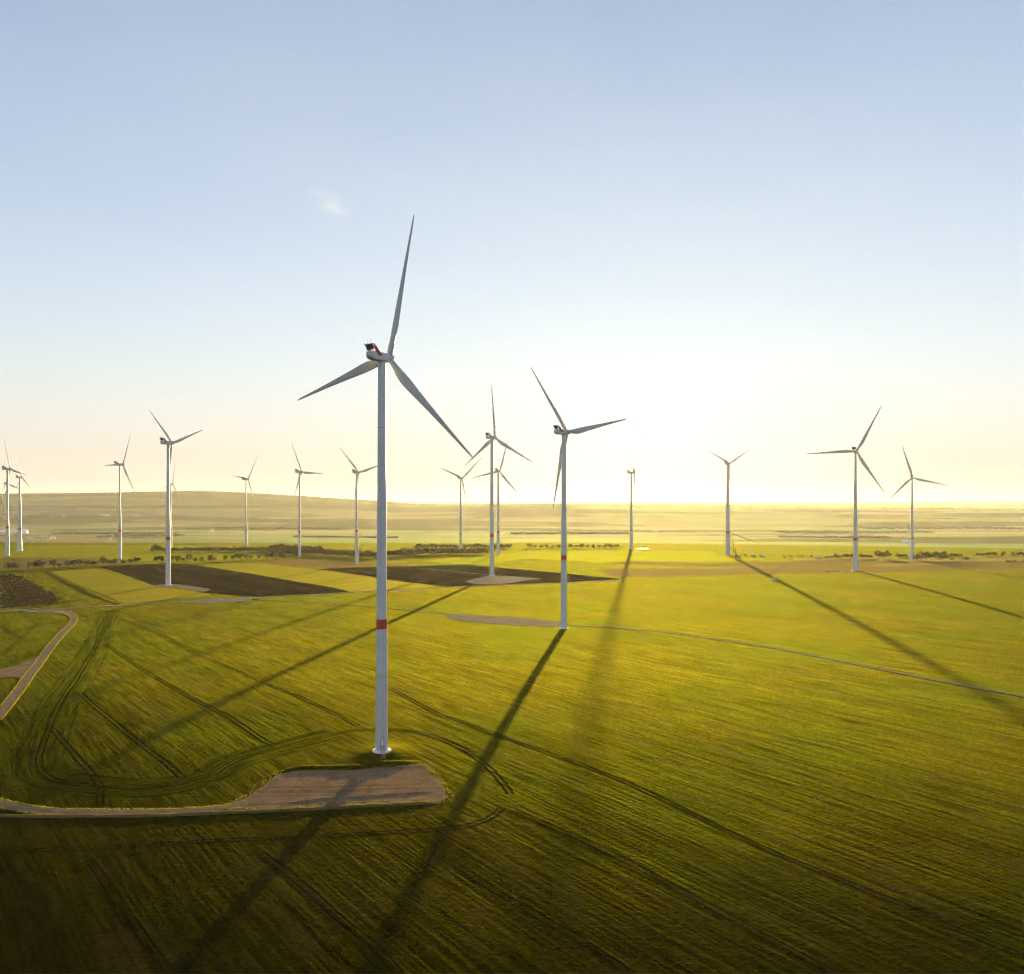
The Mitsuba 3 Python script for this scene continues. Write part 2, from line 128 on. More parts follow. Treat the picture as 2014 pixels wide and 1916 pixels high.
TREES = [('road',-673.2,1111.2),('road',-671.3,1115.2),('road',-667.9,1119.3),('road',-657.6,1131.7),('road',-652.4,1138.1),('road',-649.5,1140.3),('road',-647.1,1144.6),('road',-638.3,1155.6),('road',-632.5,1160.1),('road',-624.8,1167.0),('road',-619.3,1173.9),('road',-614.1,1178.6),('road',-608.5,1185.7),('road',-603.2,1190.5),('road',-599.4,1195.3),('road',-592.1,1202.7),('road',-586.7,1207.7),('road',-579.7,1212.9),('road',-572.2,1220.5),('road',-564.6,1228.2),('road',-557.9,1231.1),('road',-536.5,1252.4),('road',-530.6,1257.8),('road',-520.9,1266.1),('road',-510.6,1269.3),('road',-504.5,1274.9),('road',-497.4,1277.9),('road',-488.6,1281.0),('road',-479.7,1284.1),('road',-469.1,1287.3),('road',-471.3,1300.7),('road',-466.3,1300.9),('road',-454.2,1315.2),('road',-446.2,1329.4),('road',-442.1,1338.1),('road',-436.9,1338.3),('road',-430.1,1344.2),('road',-424.0,1350.2),('road',-415.3,1362.1),('road',-399.5,1356.6),('road',-395.8,1374.3),('road',-383.3,1374.5),('road',-379.5,1380.5),('big',-706.1,1648.4),('hedge',-705.0,1625.8),('hedge',-704.9,1636.1),('hedge',-695.4,1624.3),('hedge',-700.1,1645.9),('hedge',-689.9,1632.5),('hedge',-687.7,1637.8),('hedge',-678.7,1626.9),('hedge',-680.4,1641.9),('hedge',-668.7,1624.4),('hedge',-667.4,1632.0),('hedge',-659.2,1622.8),('hedge',-658.7,1632.8),('hedge',-654.5,1633.5),('hedge',-646.4,1624.3),('hedge',-640.0,1619.2),('hedge',-641.2,1633.6),('hedge',-630.9,1618.7),('hedge',-626.7,1619.3),('hedge',-629.0,1636.9),('hedge',-620.4,1626.0),('hedge',-614.9,1623.3),('hedge',-608.2,1617.2),('hedge',-606.0,1623.4),('hedge',-606.1,1635.7),('hedge',-598.3,1626.5),('hedge',-593.7,1626.1),('hedge',-589.0,1625.5),('hedge',-596.5,1611.3),('hedge',-597.6,1625.2),('hedge',-594.5,1627.8),('hedge',-587.8,1620.4),('hedge',-582.6,1617.2),('hedge',-576.0,1609.9),('hedge',-574.8,1617.8),('hedge',-573.3,1624.8),('hedge',-563.7,1609.0),('hedge',-563.1,1618.8),('hedge',-557.5,1614.1),('hedge',-554.9,1618.4),('hedge',-552.9,1624.0),('hedge',-545.0,1612.7),('hedge',-540.3,1610.6),('hedge',-540.6,1623.5),('hedge',-534.4,1616.9),('hedge',-531.0,1618.8),('hedge',-528.3,1622.8),('hedge',-523.8,1621.3),('hedge',-514.3,1604.3),('hedge',-510.8,1605.7),('hedge',-510.2,1616.6),('hedge',-503.6,1608.2),('hedge',-504.4,1623.6),('hedge',-494.3,1603.8),('hedge',-492.7,1611.8),('hedge',-486.8,1605.2),('hedge',-486.3,1617.0),('hedge',-481.5,1614.4),('hedge',-477.6,1614.7),('hedge',-469.5,1600.8),('hedge',-468.9,1612.3),('belt',-470.7,1612.6),('belt',-460.3,1587.1),('belt',-457.0,1585.7),('belt',-459.9,1605.6),('belt',-457.0,1605.8),('belt',-446.4,1578.8),('belt',-451.6,1607.4),('belt',-443.8,1590.2),('belt',-433.8,1564.7),('belt',-429.5,1559.3),('belt',-434.0,1586.2),('belt',-432.0,1589.5),('belt',-419.6,1554.4),('belt',-417.8,1558.0),('belt',-418.4,1571.3),('belt',-411.5,1556.0),('belt',-412.7,1571.4),('belt',-401.9,1540.9),('belt',-400.1,1544.8),('belt',-394.5,1534.0),('belt',-397.4,1556.5),('belt',-387.8,1529.8),('belt',-387.0,1537.8),('belt',-382.1,1529.2),('belt',-380.1,1532.6),('belt',-373.6,1517.2),('belt',-370.6,1516.6),('belt',-366.6,1511.5),('belt',-368.4,1530.5),('belt',-363.3,1520.8),('belt',-361.2,1523.7),('belt',-354.8,1508.1),('belt',-350.4,1501.2),('belt',-350.3,1512.5),('belt',-341.9,1487.9),('belt',-340.0,1491.7),('belt',-336.5,1488.2),('belt',-332.3,1481.5),('belt',-326.1,1466.1),('belt',-325.6,1475.9),('belt',-326.4,1491.6),('belt',-322.6,1486.6),('belt',-314.8,1463.3),('belt',-314.4,1474.0),('belt',-307.8,1455.3),('belt',-306.4,1461.3),('belt',-304.1,1463.2),('belt',-298.2,1447.3),('belt',-299.1,1464.5),('belt',-295.0,1458.0),('belt',-291.8,1454.8),('belt',-287.7,1447.6),('belt',-281.1,1427.6),('belt',-278.6,1428.1),('belt',-275.4,1425.0),('belt',-273.5,1428.9),('belt',-274.5,1448.0),('belt',-269.5,1435.4),('belt',-265.0,1425.1),('belt',-259.4,1408.9),('belt',-259.6,1424.4),('belt',-255.4,1415.3),('belt',-250.5,1402.6),('belt',-250.5,1417.0),('belt',-245.1,1400.7),('belt',-242.9,1403.1),('belt',-240.3,1402.8),('belt',-236.7,1396.7),('belt',-234.5,1398.8),('belt',-233.6,1408.6),('belt',-226.3,1380.1),('belt',-484.7,1683.2),('belt',-480.8,1683.3),('belt',-479.7,1693.6),('belt',-472.3,1681.3),('belt',-466.2,1673.4),('belt',-466.9,1690.2),('belt',-456.1,1665.2),('belt',-456.6,1681.7),('belt',-445.1,1653.5),('belt',-445.5,1669.5),('belt',-435.2,1645.6),('belt',-435.7,1662.3),('belt',-428.7,1650.2),('belt',-421.8,1638.6),('belt',-416.0,1630.9),('belt',-413.2,1635.0),('belt',-407.7,1628.1),('belt',-405.9,1636.5),('belt',-398.9,1623.6),('belt',-396.6,1629.8),('belt',-388.6,1612.4),('belt',-385.0,1613.1),('belt',-382.8,1620.0),('belt',-375.8,1606.4),('belt',-375.5,1621.5),('belt',-366.0,1596.6),('belt',-216.2,1444.8),('belt',-214.4,1453.0),('belt',-210.6,1447.8),('belt',-207.4,1446.1),('belt',-204.9,1450.2),('belt',-201.3,1446.1),('belt',-199.7,1456.4),('belt',-197.1,1459.3),('belt',-194.0,1459.3),('belt',-191.3,1462.2),('belt',-187.9,1459.3),('belt',-184.3,1454.8),('belt',-181.1,1453.5),('belt',-178.8,1459.3),('belt',-175.5,1457.4),('belt',-172.1,1454.7),('belt',-169.9,1461.9),('belt',-172.3,1505.9),('belt',-167.2,1494.9),('belt',-164.8,1509.1),('belt',-159.4,1495.4),('belt',-154.9,1489.3),('belt',-152.2,1501.3),('belt',-147.4,1492.4),('belt',-145.6,1513.5),('belt',-139.7,1493.4),('belt',-137.5,1512.0),('belt',-132.3,1497.9),('belt',-129.5,1510.8),('belt',-125.5,1509.6),('belt',-122.1,1516.4),('belt',-118.4,1519.5),('belt',-113.3,1504.2),('belt',-109.4,1505.3),('belt',-106.5,1520.3),('belt',-101.9,1509.9),('belt',-98.5,1519.1),('belt',-93.7,1505.5),('belt',-90.9,1523.9),('belt',-86.4,1514.4),('belt',-82.1,1508.4),('belt',-78.6,1517.4),('belt',-74.6,1515.3),('belt',-70.5,1513.1),('belt',-66.7,1516.4),('belt',-62.7,1514.6),('belt',-59.3,1529.6),('belt',-54.8,1514.6),('belt',-51.1,1525.0),('belt',-46.9,1516.4),('far',-199.3,1741.2),('far',-194.1,1740.4),('far',-188.4,1735.0),('far',-185.6,1756.9),('far',-178.4,1737.4),('far',-174.8,1752.3),('far',-168.4,1739.0),('far',-164.7,1754.5),('far',-159.0,1748.4),('far',-154.7,1757.1),('far',-148.1,1740.2),('far',-144.0,1753.5),('far',-138.5,1749.1),('far',-132.8,1741.1),('far',-128.5,1752.2),('far',-122.5,1739.4),('far',-118.0,1749.2),('far',-112.2,1738.4),('far',-107.4,1743.0),('far',-101.9,1737.7),('far',-97.2,1745.1),('far',-92.7,1755.6),('far',-87.3,1750.3),('far',-81.6,1740.1),('far',-76.6,1740.8),('far',-72.2,1758.4),('far',-67.0,1758.5),('far',-61.9,1758.9),('far',-56.4,1749.6),('far',-51.6,1761.0),('far',-46.1,1748.2),('far',-41.2,1758.3),('far',-35.8,1745.4),('far',-30.9,1760.8),('far',-25.5,1743.7),('far',-20.6,1759.2),('far',-15.5,1767.1),('far',-10.3,1764.1),('far',-5.0,1747.6),('far',37.0,1766.2),('far',49.3,1764.6),('far',61.1,1746.2),('far',73.9,1761.3),('far',86.0,1756.0),('far',98.5,1758.8),('far',111.0,1761.0),('far',122.6,1750.5),('far',136.6,1772.3),('far',148.3,1763.8),('far',160.5,1762.1),('far',172.3,1756.3),('far',184.5,1755.2),('far',198.8,1773.1),('far',210.9,1770.6),('far',222.9,1767.0),('right',530.6,1398.8),('right',541.3,1405.6),('right',552.0,1412.5),('right',560.2,1412.7),('right',568.7,1416.2),('right',578.3,1419.6),('right',581.6,1413.0),('right',593.8,1413.0),('right',600.9,1413.1),('right',609.0,1413.1),('right',665.9,1432.9),('right',671.0,1432.8),('right',675.1,1432.7),('right',680.2,1432.6),('right',758.8,1429.6),('right',768.5,1436.4),('right',774.6,1436.0),('right',820.9,1463.6),('right',829.1,1463.2),('right',843.7,1470.3),('right',853.9,1469.7),('right',868.2,1469.0),('right',886.6,1468.0),('right',894.7,1467.5),('right',902.9,1467.1),('right',738.3,1349.0),('right',714.9,1350.5),('round',617.3,1399.7),('round',629.3,1399.6),('round',666.1,1365.8),('round',669.7,1359.2),('round',677.4,1358.9),('round',693.2,1351.7),('round',701.7,1351.3),('low',769.7,1289.8),('low',775.0,1289.3),('low',780.3,1288.8),('low',788.1,1282.0),('low',398.6,1453.5),('low',410.1,1460.7),('low',437.2,1462.2),('low',469.3,1432.2),('low',482.8,1439.0),('low',500.6,1452.3),('low',510.5,1459.0),('low',519.0,1440.4)]
PLACES = {
    'dome': (-2572.6,4383.2),
    'shed': (-2739.2,4535.9),
    'tower': (-1115.3,2308.2),
    'hall': (-3125.5,6373.9),
    'hall2': (-2898.5,6377.8),
    'hall3': (798.7,4624.9),
    'hall4': (1047.7,2200.0),
    'hall5': (-1699.4,4706.8),
    'van': (302.2,958.5),
    'crane': (391.4,1446.7),
    'cont': (424.6,1461.5),
    'cont2': (439.1,1455.8),
    'sheet': (266.5,1728.9),
    'pile': (429.8,1105.7),
    'heap': (283.6,1786.5),
    'boxw': (521.8,1418.4),
}
HOUSES = [(-1825.5,3141.7),(-1718.0,2973.5),(-2106.5,3721.5),(-1819.9,3226.3),(-2126.6,3792.0),(-1845.7,3302.6),(-1718.4,3085.5),(-2097.9,3780.4),(-1916.9,3470.6),(-1740.2,3158.0),(-2832.6,4853.1),(-2798.1,4815.7),(-1752.8,4853.1),(-1722.2,4742.6),(-3397.1,6299.2),(-3493.6,6310.1)]
PUDDLES = [(-408.9,680.9),(-404.4,682.9),(-401.0,686.3),(-347.3,710.1),(-345.1,712.4),(-331.8,717.8),(-328.2,720.2),(-265.8,755.4),(-238.0,773.7),(-189.9,798.7),(-150.4,819.1),(-113.6,839.3),(-94.9,853.2),(-32.1,887.0),(-9.0,896.6),(28.1,912.9),(70.0,936.3),(92.7,950.1),(112.4,958.8),(122.4,964.2),(-20.8,970.5),(-9.8,979.8),(-6.6,974.4),(5.4,993.2),(111.2,956.1),(122.1,963.2),(-38.2,646.9)]
FAR_TURBINES = [(-1279.2, 8937.9, 9), (-853.6, 9317.8, 10), (2273.8, 9222.8, 12), (2892.7, 8792.2, 11), (2178.8, 9033.4, 8), (3076.8, 8810.1, 9)]

RX = np.array([-12000, -8000, -5855, -4980, -3530, -2950, -2425, -2075, -1550, -1090, 540, 1470, 3215, 4030, 5855, 9000, 12000.])
RZ = np.array([170, 180, 187, 198, 224, 204, 175, 146, 111, 71, 65, 59, 53, 36, 15, 10, 10.])


def sstep(a, b, t):
    t = np.clip((t - a) / (b - a), 0, 1)
    return t * t * (3 - 2 * t)


def terrain(x, y):
    """Height of the land at x, y: a plateau that dips towards the viewer and towards the valley, the valley, the far ridge."""
    x, y = np.asarray(x, float), np.asarray(y, float)
    t = np.clip(430 - y, 0, None)
    z = -0.056 * np.where(t < 310, t * t / 620, np.minimum(t, 800) - 155)
    t = np.clip(y - 650, 0, None)
    z = z - 0.009 * np.where(t < 300, t * t / 600, t - 150)
    flat = sstep(150, 500, np.hypot(x + 40, y - 280))
    z = z + flat * (0.55 * np.sin(x / 150 + 0.7) * np.sin(y / 170 + 0.4) + 0.8 * np.sin(x / 310 - y / 260 + 1.9))
    edge = 1980 - 0.30 * np.clip(x - 150, 0, 1400)
    out = sstep(0, 1900, y - edge)
    z = z - 42 * out + out * 7 * np.sin(x / 520 + y / 900) * np.sin(y / 410 + x / 1300)
    z = np.maximum(z, -75 + 0 * z)
    rise = sstep(4800, 9500, y + 0.04 * x)
    top = np.interp(x, RX, RZ) + 6 * np.sin(x / 900 + 1) + 3 * np.sin(x / 333)
    z = z * (1 - rise) + top * rise - 0.02 * np.clip(y - 9800, 0, None)
    return z + 1.3 * np.exp(-((x - MOUND[0]) ** 2 + (y - MOUND[1]) ** 2) / (2 * 6.5**2))



def Zt(x, y):
    return float(terrain(x, y))


# ---------------------------------------------------------------- helpers
def label(key, text=None, category=None, kind=None, group=None):
    d = {}
    if text:
        d['label'] = text
    if category:
        d['category'] = category
    if kind:
        d['kind'] = kind
    if group:
        d['group'] = group
    labels[key] = d


COUNT = {}


def numbered(name):
    n = COUNT.get(name, 0)
    COUNT[name] = n + 1
    return name if n == 0 else f'{name}_{n:03d}'


def put(key, mesh, bsdf, smooth=False, **more):
    scene[key] = mikit.ply(mesh, bsdf, smooth=smooth, **more)
    return key


def box(size, at=(0, 0, 0), chamfer=0.0):
    """A box with its corners taken off, centred at the point."""
    if chamfer <= 0:
        return trimesh.creation.box(size, trimesh.transformations.translation_matrix(at))
    s = np.array(size) / 2
    pts = []
    for sx in (-1, 1):
        for sy in (-1, 1):
            for sz in (-1, 1):
                c = np.array([sx, sy, sz])
                for k in range(3):
                    e = np.full(3, chamfer)
                    e[k] = 0
                    pts.append(c * (s - e) + at)
    return trimesh.Trimesh(*hull(np.array(pts)), process=False)


def hull(p):
    m = manifold3d.Manifold.hull_points(np.asarray(p, float)).to_mesh()
    return np.array(m.vert_properties[:, :3]), np.array(m.tri_verts)


def join(*ms):
    return trimesh.util.concatenate(list(ms))


def lathe(profile, n=24, close=True):
    """Surface of revolution about z through the (radius, height) points."""
    a = np.arange(n) * 2 * np.pi / n
    v = np.concatenate([np.stack([r * np.cos(a), r * np.sin(a), np.full(n, z)], 1) for r, z in profile])
    f = []
    for k in range(len(profile) - 1):
        i = np.arange(n)
        j = (i + 1) % n
        f += [np.stack([i + k * n, j + k * n, j + (k + 1) * n], 1), np.stack([i + k * n, j + (k + 1) * n, i + (k + 1) * n], 1)]
    f = np.concatenate(f)
    if close:
        b, t = len(v), len(v) + 1
        v = np.vstack([v, [[0, 0, profile[0][1]], [0, 0, profile[-1][1]]]])
        i = np.arange(n)
        j = (i + 1) % n
        o = (len(profile) - 1) * n
        f = np.vstack([f, np.stack([j, i, np.full(n, b)], 1), np.stack([i + o, j + o, np.full(n, t)], 1)])
    return trimesh.Trimesh(v, f, process=False)


def loft(rings):
    """A closed skin through equal rings of points."""
    n = len(rings[0])
    v = np.concatenate(rings)
    i = np.arange(n)
    j = (i + 1) % n
    f = []
    for k in range(len(rings) - 1):
        f += [np.stack([i + k * n, j + k * n, j + (k + 1) * n], 1), np.stack([i + k * n, j + (k + 1) * n, i + (k + 1) * n], 1)]
    f = np.concatenate(f)
    c0, c1 = rings[0].mean(0), rings[-1].mean(0)
    o = (len(rings) - 1) * n
    f = np.vstack([f, np.stack([j, i, np.full(n, len(v))], 1), np.stack([i + o, j + o, np.full(n, len(v) + 1)], 1)])
    m = trimesh.Trimesh(np.vstack([v, c0, c1]), f, process=False)
    m.fix_normals()
    return m


def beam(p, q, r, n=6):
    p, q = np.asarray(p, float), np.asarray(q, float)
    return trimesh.creation.cylinder(r, sections=n, segment=[p, q])


def smooth_line(pts, step=4.0):
    """A Catmull-Rom curve through the points, walked in even steps."""
    p = np.asarray(pts, float)
    q = np.vstack([2 * p[0] - p[1], p, 2 * p[-1] - p[-2]])
    out = []
    for i in range(len(p) - 1):
        a, b, c, d = q[i:i + 4]
        n = max(2, int(np.linalg.norm(c - b) / step * 2))
        t = (np.arange(n) / n)[:, None]
        out.append(0.5 * (2 * b + (c - a) * t + (2 * a - 5 * b + 4 * c - d) * t * t + (3 * b - a - 3 * c + d) * t**3))
    out = np.vstack(out + [p[-1:]])
    s = np.concatenate([[0], np.cumsum(np.linalg.norm(np.diff(out, axis=0), axis=1))])
    m = max(2, int(s[-1] / step))
    w = np.linspace(0, s[-1], m + 1)
    return np.stack([np.interp(w, s, out[:, 0]), np.interp(w, s, out[:, 1])], 1), w


def normals2(line):
    t = np.gradient(line, axis=0)
    t /= np.linalg.norm(t, axis=1, keepdims=True) + 1e-9
    return np.stack([-t[:, 1], t[:, 0]], 1)


def ribbon(line, s, offsets, lift, crown=0.0, wobble=0.0, seed=0):
    """A strip draped over the land; offsets are the sideways positions of its long lines. uv = (0..1 across, metres along)."""
    n = normals2(line)
    k = len(offsets)
    rows = []
    for j, o in enumerate(offsets):
        w = o
        if wobble and j in (0, k - 1):
            w = o + wobble * (meshkit.fbm(np.stack([s / 5.0, 0 * s + j * 9 + seed, 0 * s], 1), 3, seed) - 0.5) * 2
        p = line + n * np.reshape(w, (-1, 1)) if np.ndim(w) else line + n * w
        z = terrain(p[:, 0], p[:, 1]) + lift + crown * (1 - (2 * j / max(1, k - 1) - 1) ** 2)
        rows.append(np.column_stack([p, z]))
    m = len(line)
    v = np.concatenate(rows)
    uv = np.concatenate([np.column_stack([np.full(m, j / max(1, k - 1)), s]) for j in range(k)])
    f = []
    i = np.arange(m - 1)
    for j in range(k - 1):
        a, b = i + j * m, i + (j + 1) * m
        f += [np.stack([a, b, b + 1], 1), np.stack([a, b + 1, a + 1], 1)]
    f = np.concatenate(f)
    if np.cross(v[f[0, 1]] - v[f[0, 0]], v[f[0, 2]] - v[f[0, 0]])[2] < 0:
        f = f[:, ::-1]
    return trimesh.Trimesh(v, f, process=False), uv


def sheet(poly, lift, edge=14.0, ragged=0.0, seed=0):
    """A polygon draped over the land, its outline roughened a little."""
    p = np.asarray(poly, float)
    p = np.vstack([p, p[:1]])
    pts = []
    for a, b in zip(p[:-1], p[1:]):
        L = np.linalg.norm(b - a)
        n = max(1, int(L / (edge * 0.5)))
        for t in np.arange(n) / n:
            pts.append(a + (b - a) * t)
    pts = np.array(pts)
    if ragged:
        pts = pts + ragged * (np.stack([meshkit.fbm(np.column_stack([pts / 6, np.full(len(pts), 3.0 + seed)]), 3, 1), meshkit.fbm(np.column_stack([pts / 6, np.full(len(pts), 8.0 + seed)]), 3, 2)], 1) - 0.5) * 2
    g = shapely.Polygon(pts).buffer(0)
    if g.geom_type != 'Polygon':
        g = max(g.geoms, key=lambda x: x.area)
    v, f = trimesh.creation.triangulate_polygon(g, engine='earcut')
    v = np.column_stack([v, np.zeros(len(v))])
    v, f = trimesh.remesh.subdivide_to_size(v, f, edge, max_iter=14)
    m = trimesh.Trimesh(v, f)
    m.merge_vertices()
    v = np.array(m.vertices)
    v[:, 2] = terrain(v[:, 0], v[:, 1]) + lift
    f = np.array(m.faces)
    up = np.cross(v[f[:, 1]] - v[f[:, 0]], v[f[:, 2]] - v[f[:, 0]])[:, 2] < 0
    f[up] = f[up][:, ::-1]
    return trimesh.Trimesh(v, f, process=False), g


# ---------------------------------------------------------------- materials
def rgb(*c):
    return {'type': 'rgb', 'value': list(c)}


def two(b):
    return {'type': 'twosided', 'bsdf': b}


RU, RV = (0.7826, 0.6225), (0.6225, -0.7826)  # across and along the drill rows


def rows_uv(p):
    return p.x * RU[0] + p.y * RU[1], p.x * RV[0] + p.y * RV[1]


def rows_pattern(p):
    u, v = rows_uv(p)
    w = u + 0.5 * noise(v / 23, u / 40)
    fine = noise(w * 1.5, v * 0.09)
    mid = noise(w * 0.62 + 40, v * 0.018)
    wide = noise(w * 0.17 + 7, v * 0.006)
    grain = noise(p.x * 3.1, p.y * 3.1) * 0.65 + noise(p.x * 1.1, p.y * 1.1) * 0.35
    band = noise(w / 11, v * 0.004) * 0.6 + noise(w / 29 + 3, v * 0.002) * 0.4
    return fine, mid, wide, band, grain


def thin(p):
    """Painted foreground shade: scales crop colour and sheen down towards the near left."""
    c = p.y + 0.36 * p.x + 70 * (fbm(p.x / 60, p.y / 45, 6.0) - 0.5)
    return 0.14 + 0.86 * smoothstep(130, 400, c)  # multiplier for shade put into the colour; the crop stays equally dense


def crop_colour(p, n, uv):
    fine, mid, wide, band, grain = rows_pattern(p)
    patch = fbm(p.x / 55, p.y / 55, 3.0, octaves=3)
    u, v = rows_uv(p)
    bare = smoothstep(0.56, 0.78, fbm(u / 7 + 3, v / 19, 1.0, octaves=3) * 0.75 + mid * 0.25)
    green = mix((0.033, 0.038, 0.0008), (0.048, 0.045, 0.0008), smoothstep(0.3, 0.7, patch))
    c = green * (0.34 + 0.80 * fine + 0.26 * mid + 0.20 * wide + 0.2 * band) * thin(p) * (0.40 + 1.1 * grain)  # thin() brings in the painted foreground shade
    c = mix(c, mi.Color3f(0.050, 0.034, 0.008) * (0.7 + 0.5 * grain), bare * 0.22)
    return c


def far_colour(p, n, uv):
    q = p.x + 260 * noise(p.x / 900, p.y / 700)
    a, b, r = voronoi(q / 820 + 0.35 * (p.y / 900), p.y / 380)
    col = mix((0.085, 0.120, 0.055), (0.135, 0.150, 0.070), smoothstep(0.25, 0.3, r))
    col = mix(col, (0.17, 0.16, 0.09), smoothstep(0.62, 0.66, r))
    col = mix(col, (0.11, 0.095, 0.062), smoothstep(0.86, 0.88, r))
    wood = smoothstep(0.50, 0.60, fbm(p.x / 1700 + 3, p.y / 480, 5.0, octaves=4))
    col = mix(col, (0.046, 0.050, 0.030), wood * 0.85)
    ridge = smoothstep(7600, 8600, p.y)
    col = mix(col, mi.Color3f(0.085, 0.090, 0.062) * (0.8 + 0.4 * noise(p.x / 160, p.y / 120)), ridge * smoothstep(-300, -1200, p.x) * 0.7)
    return col


def ground_colour(p, n, uv):
    edge = 2010 - 0.30 * dr.clip(p.x - 150, 0, 1400)
    return mix(crop_colour(p, n, uv), far_colour(p, n, uv), smoothstep(0, 130, p.y - edge))


def crop_height(p, n, uv):
    u, v = rows_uv(p)
    w = u + 0.5 * noise(v / 23, u / 40)
    far = smoothstep(2400, 700, p.y)
    return (0.08 * noise(w * 1.5, v * 0.09) + 0.05 * noise(w * 0.62 + 40, v * 0.02) + 0.045 * noise(p.x * 2.4, p.y * 2.4)) * far


def leafy(colour, height, scale=1.0, rough=0.6, spec=0.0, sheen=0.5, fuzz=None):
    return {'type': 'bumpmap', 'arbitrary': proc(height, eps=0.15), 'scale': scale,
            'bsdf': {'type': 'principled', 'base_color': proc(colour), 'roughness': rough, 'specular': spec, 'sheen': proc(fuzz) if fuzz else sheen, 'sheen_tint': 1.0}}


def crop_fuzz(p, n, uv):
    fine, mid, wide, band, grain = rows_pattern(p)
    u, v = rows_uv(p)
    bare = smoothstep(0.56, 0.78, fbm(u / 7 + 3, v / 19, 1.0, octaves=3) * 0.75 + mid * 0.25)
    edge = 2010 - 0.30 * dr.clip(p.x - 150, 0, 1400)
    near = 0.43 * (0.12 + 0.95 * fine + 0.36 * mid + 0.24 * wide + 0.30 * band) * (0.30 + 1.3 * grain) * (1 - 0.2 * bare) * thin(p)  # sheen dimmed by the same painted shade
    wood = smoothstep(0.50, 0.60, fbm(p.x / 1700 + 3, p.y / 480, 5.0, octaves=4))
    return near + smoothstep(0, 130, p.y - edge) * ((0.5 - 0.36 * wood) * (1 - 0.75 * smoothstep(8200, 9200, p.y)) - near)


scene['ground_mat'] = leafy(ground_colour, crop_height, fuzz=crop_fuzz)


def headland_colour(p, n, uv):
    w = uv.x + 0.4 * noise(uv.y / 17, uv.x / 9)
    fine, mid = noise(w * 1.5, uv.y * 0.09), noise(w * 0.62 + 40, uv.y * 0.018)
    grain = noise(p.x * 3.1, p.y * 3.1) * 0.65 + noise(p.x * 1.1, p.y * 1.1) * 0.35
    patch = fbm(p.x / 55, p.y / 55, 3.0, octaves=3)
    green = mix((0.033, 0.040, 0.0008), (0.048, 0.047, 0.0008), smoothstep(0.3, 0.7, patch))
    return green * thin(p) * (0.22 + 0.72 * fine + 0.40 * mid + 0.1) * (0.45 + 1.0 * grain)  # headland colour takes the painted foreground shade too


def headland_height(p, n, uv):
    w = uv.x + 0.4 * noise(uv.y / 17, uv.x / 9)
    return 0.08 * noise(w * 1.5, uv.y * 0.09) + 0.10 * noise(w * 0.62 + 40, uv.y * 0.02) + 0.045 * noise(p.x * 2.4, p.y * 2.4)


def headland_fuzz(p, n, uv):
    w = uv.x + 0.4 * noise(uv.y / 17, uv.x / 9)
    fine, mid = noise(w * 1.5, uv.y * 0.09), noise(w * 0.62 + 40, uv.y * 0.018)
    grain = noise(p.x * 3.1, p.y * 3.1) * 0.65 + noise(p.x * 1.1, p.y * 1.1) * 0.35
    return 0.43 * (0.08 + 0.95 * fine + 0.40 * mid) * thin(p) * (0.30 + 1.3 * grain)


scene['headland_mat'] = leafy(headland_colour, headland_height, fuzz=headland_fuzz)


def yellow_colour(p, n, uv):
    g = noise(p.x * 1.2, p.y * 1.2)
    s = noise((p.x * 0.86 - p.y * 0.5) / 6, (p.x * 0.5 + p.y * 0.86) / 90)
    return mix((0.10, 0.098, 0.006), (0.15, 0.125, 0.012), s) * (0.75 + 0.4 * g)


def soil_colour(p, n, uv):
    u, v = rows_uv(p)
    return mix((0.012, 0.007, 0.003), (0.045, 0.028, 0.012), noise(u / 3.2, v / 70) * 0.75 + fbm(p.x / 9, p.y / 9) * 0.5 - 0.15) * (0.7 + 0.6 * noise(u / 17 + 5, v / 200))


def stubble_colour(p, n, uv):
    s = noise(p.x / 70, p.y / 7) * 0.6 + fbm(p.x / 25, p.y / 12, 2.0) * 0.4
    return mix((0.085, 0.064, 0.022), (0.135, 0.105, 0.030), s) * (0.8 + 0.4 * noise(p.x, p.y))


def lime_colour(p, n, uv):
    s = noise(p.x / 60, p.y / 9) * 0.5 + fbm(p.x / 90, p.y / 40, 2.0) * 0.5
    return mix((0.050, 0.060, 0.001), (0.085, 0.085, 0.002), s)


def lime_fuzz(p, n, uv):
    return 0.62 + 0.5 * noise(p.x / 60, p.y / 9) * noise(p.x / 3, p.y / 3)


def straw_colour(p, n, uv):
    return mix((0.115, 0.105, 0.028), (0.155, 0.130, 0.045), fbm(p.x / 30, p.y / 12))


def scrub_colour(p, n, uv):
    return mix((0.016, 0.012, 0.005), (0.040, 0.032, 0.010), fbm(p.x / 6, p.y / 6, 1.0, octaves=4))


def strip_colour(p, n, uv):
    return mix((0.016, 0.018, 0.004), (0.034, 0.036, 0.006), fbm(p.x / 9, p.y / 9, 2.0, octaves=3))


def clod_height(p, n, uv):
    return 0.25 * fbm(p.x / 0.9, p.y / 0.9, 0.0, octaves=2) + 0.2 * noise((p.x * RU[0] + p.y * RU[1]) / 1.4, 0.0)


def soft_height(p, n, uv):
    return 0.18 * noise(p.x / 1.1, p.y / 1.1) + 0.2 * noise((p.x * 0.86 - p.y * 0.5) / 1.6, (p.x * 0.5 + p.y * 0.86) / 20)


for nm, col, hgt, sp, sh in (('yellow', yellow_colour, soft_height, 0.3, 0.6), ('soil', soil_colour, clod_height, 0.25, 0.0), ('stubble', stubble_colour, soft_height, 0.3, 0.28),
                             ('straw', straw_colour, soft_height, 0.3, 0.5), ('scrub_floor', scrub_colour, soft_height, 0.2, 0.06), ('strip', strip_colour, soft_height, 0.2, 0.12)):
    scene[nm + '_mat'] = leafy(col, hgt, spec=0.0, sheen=sh)


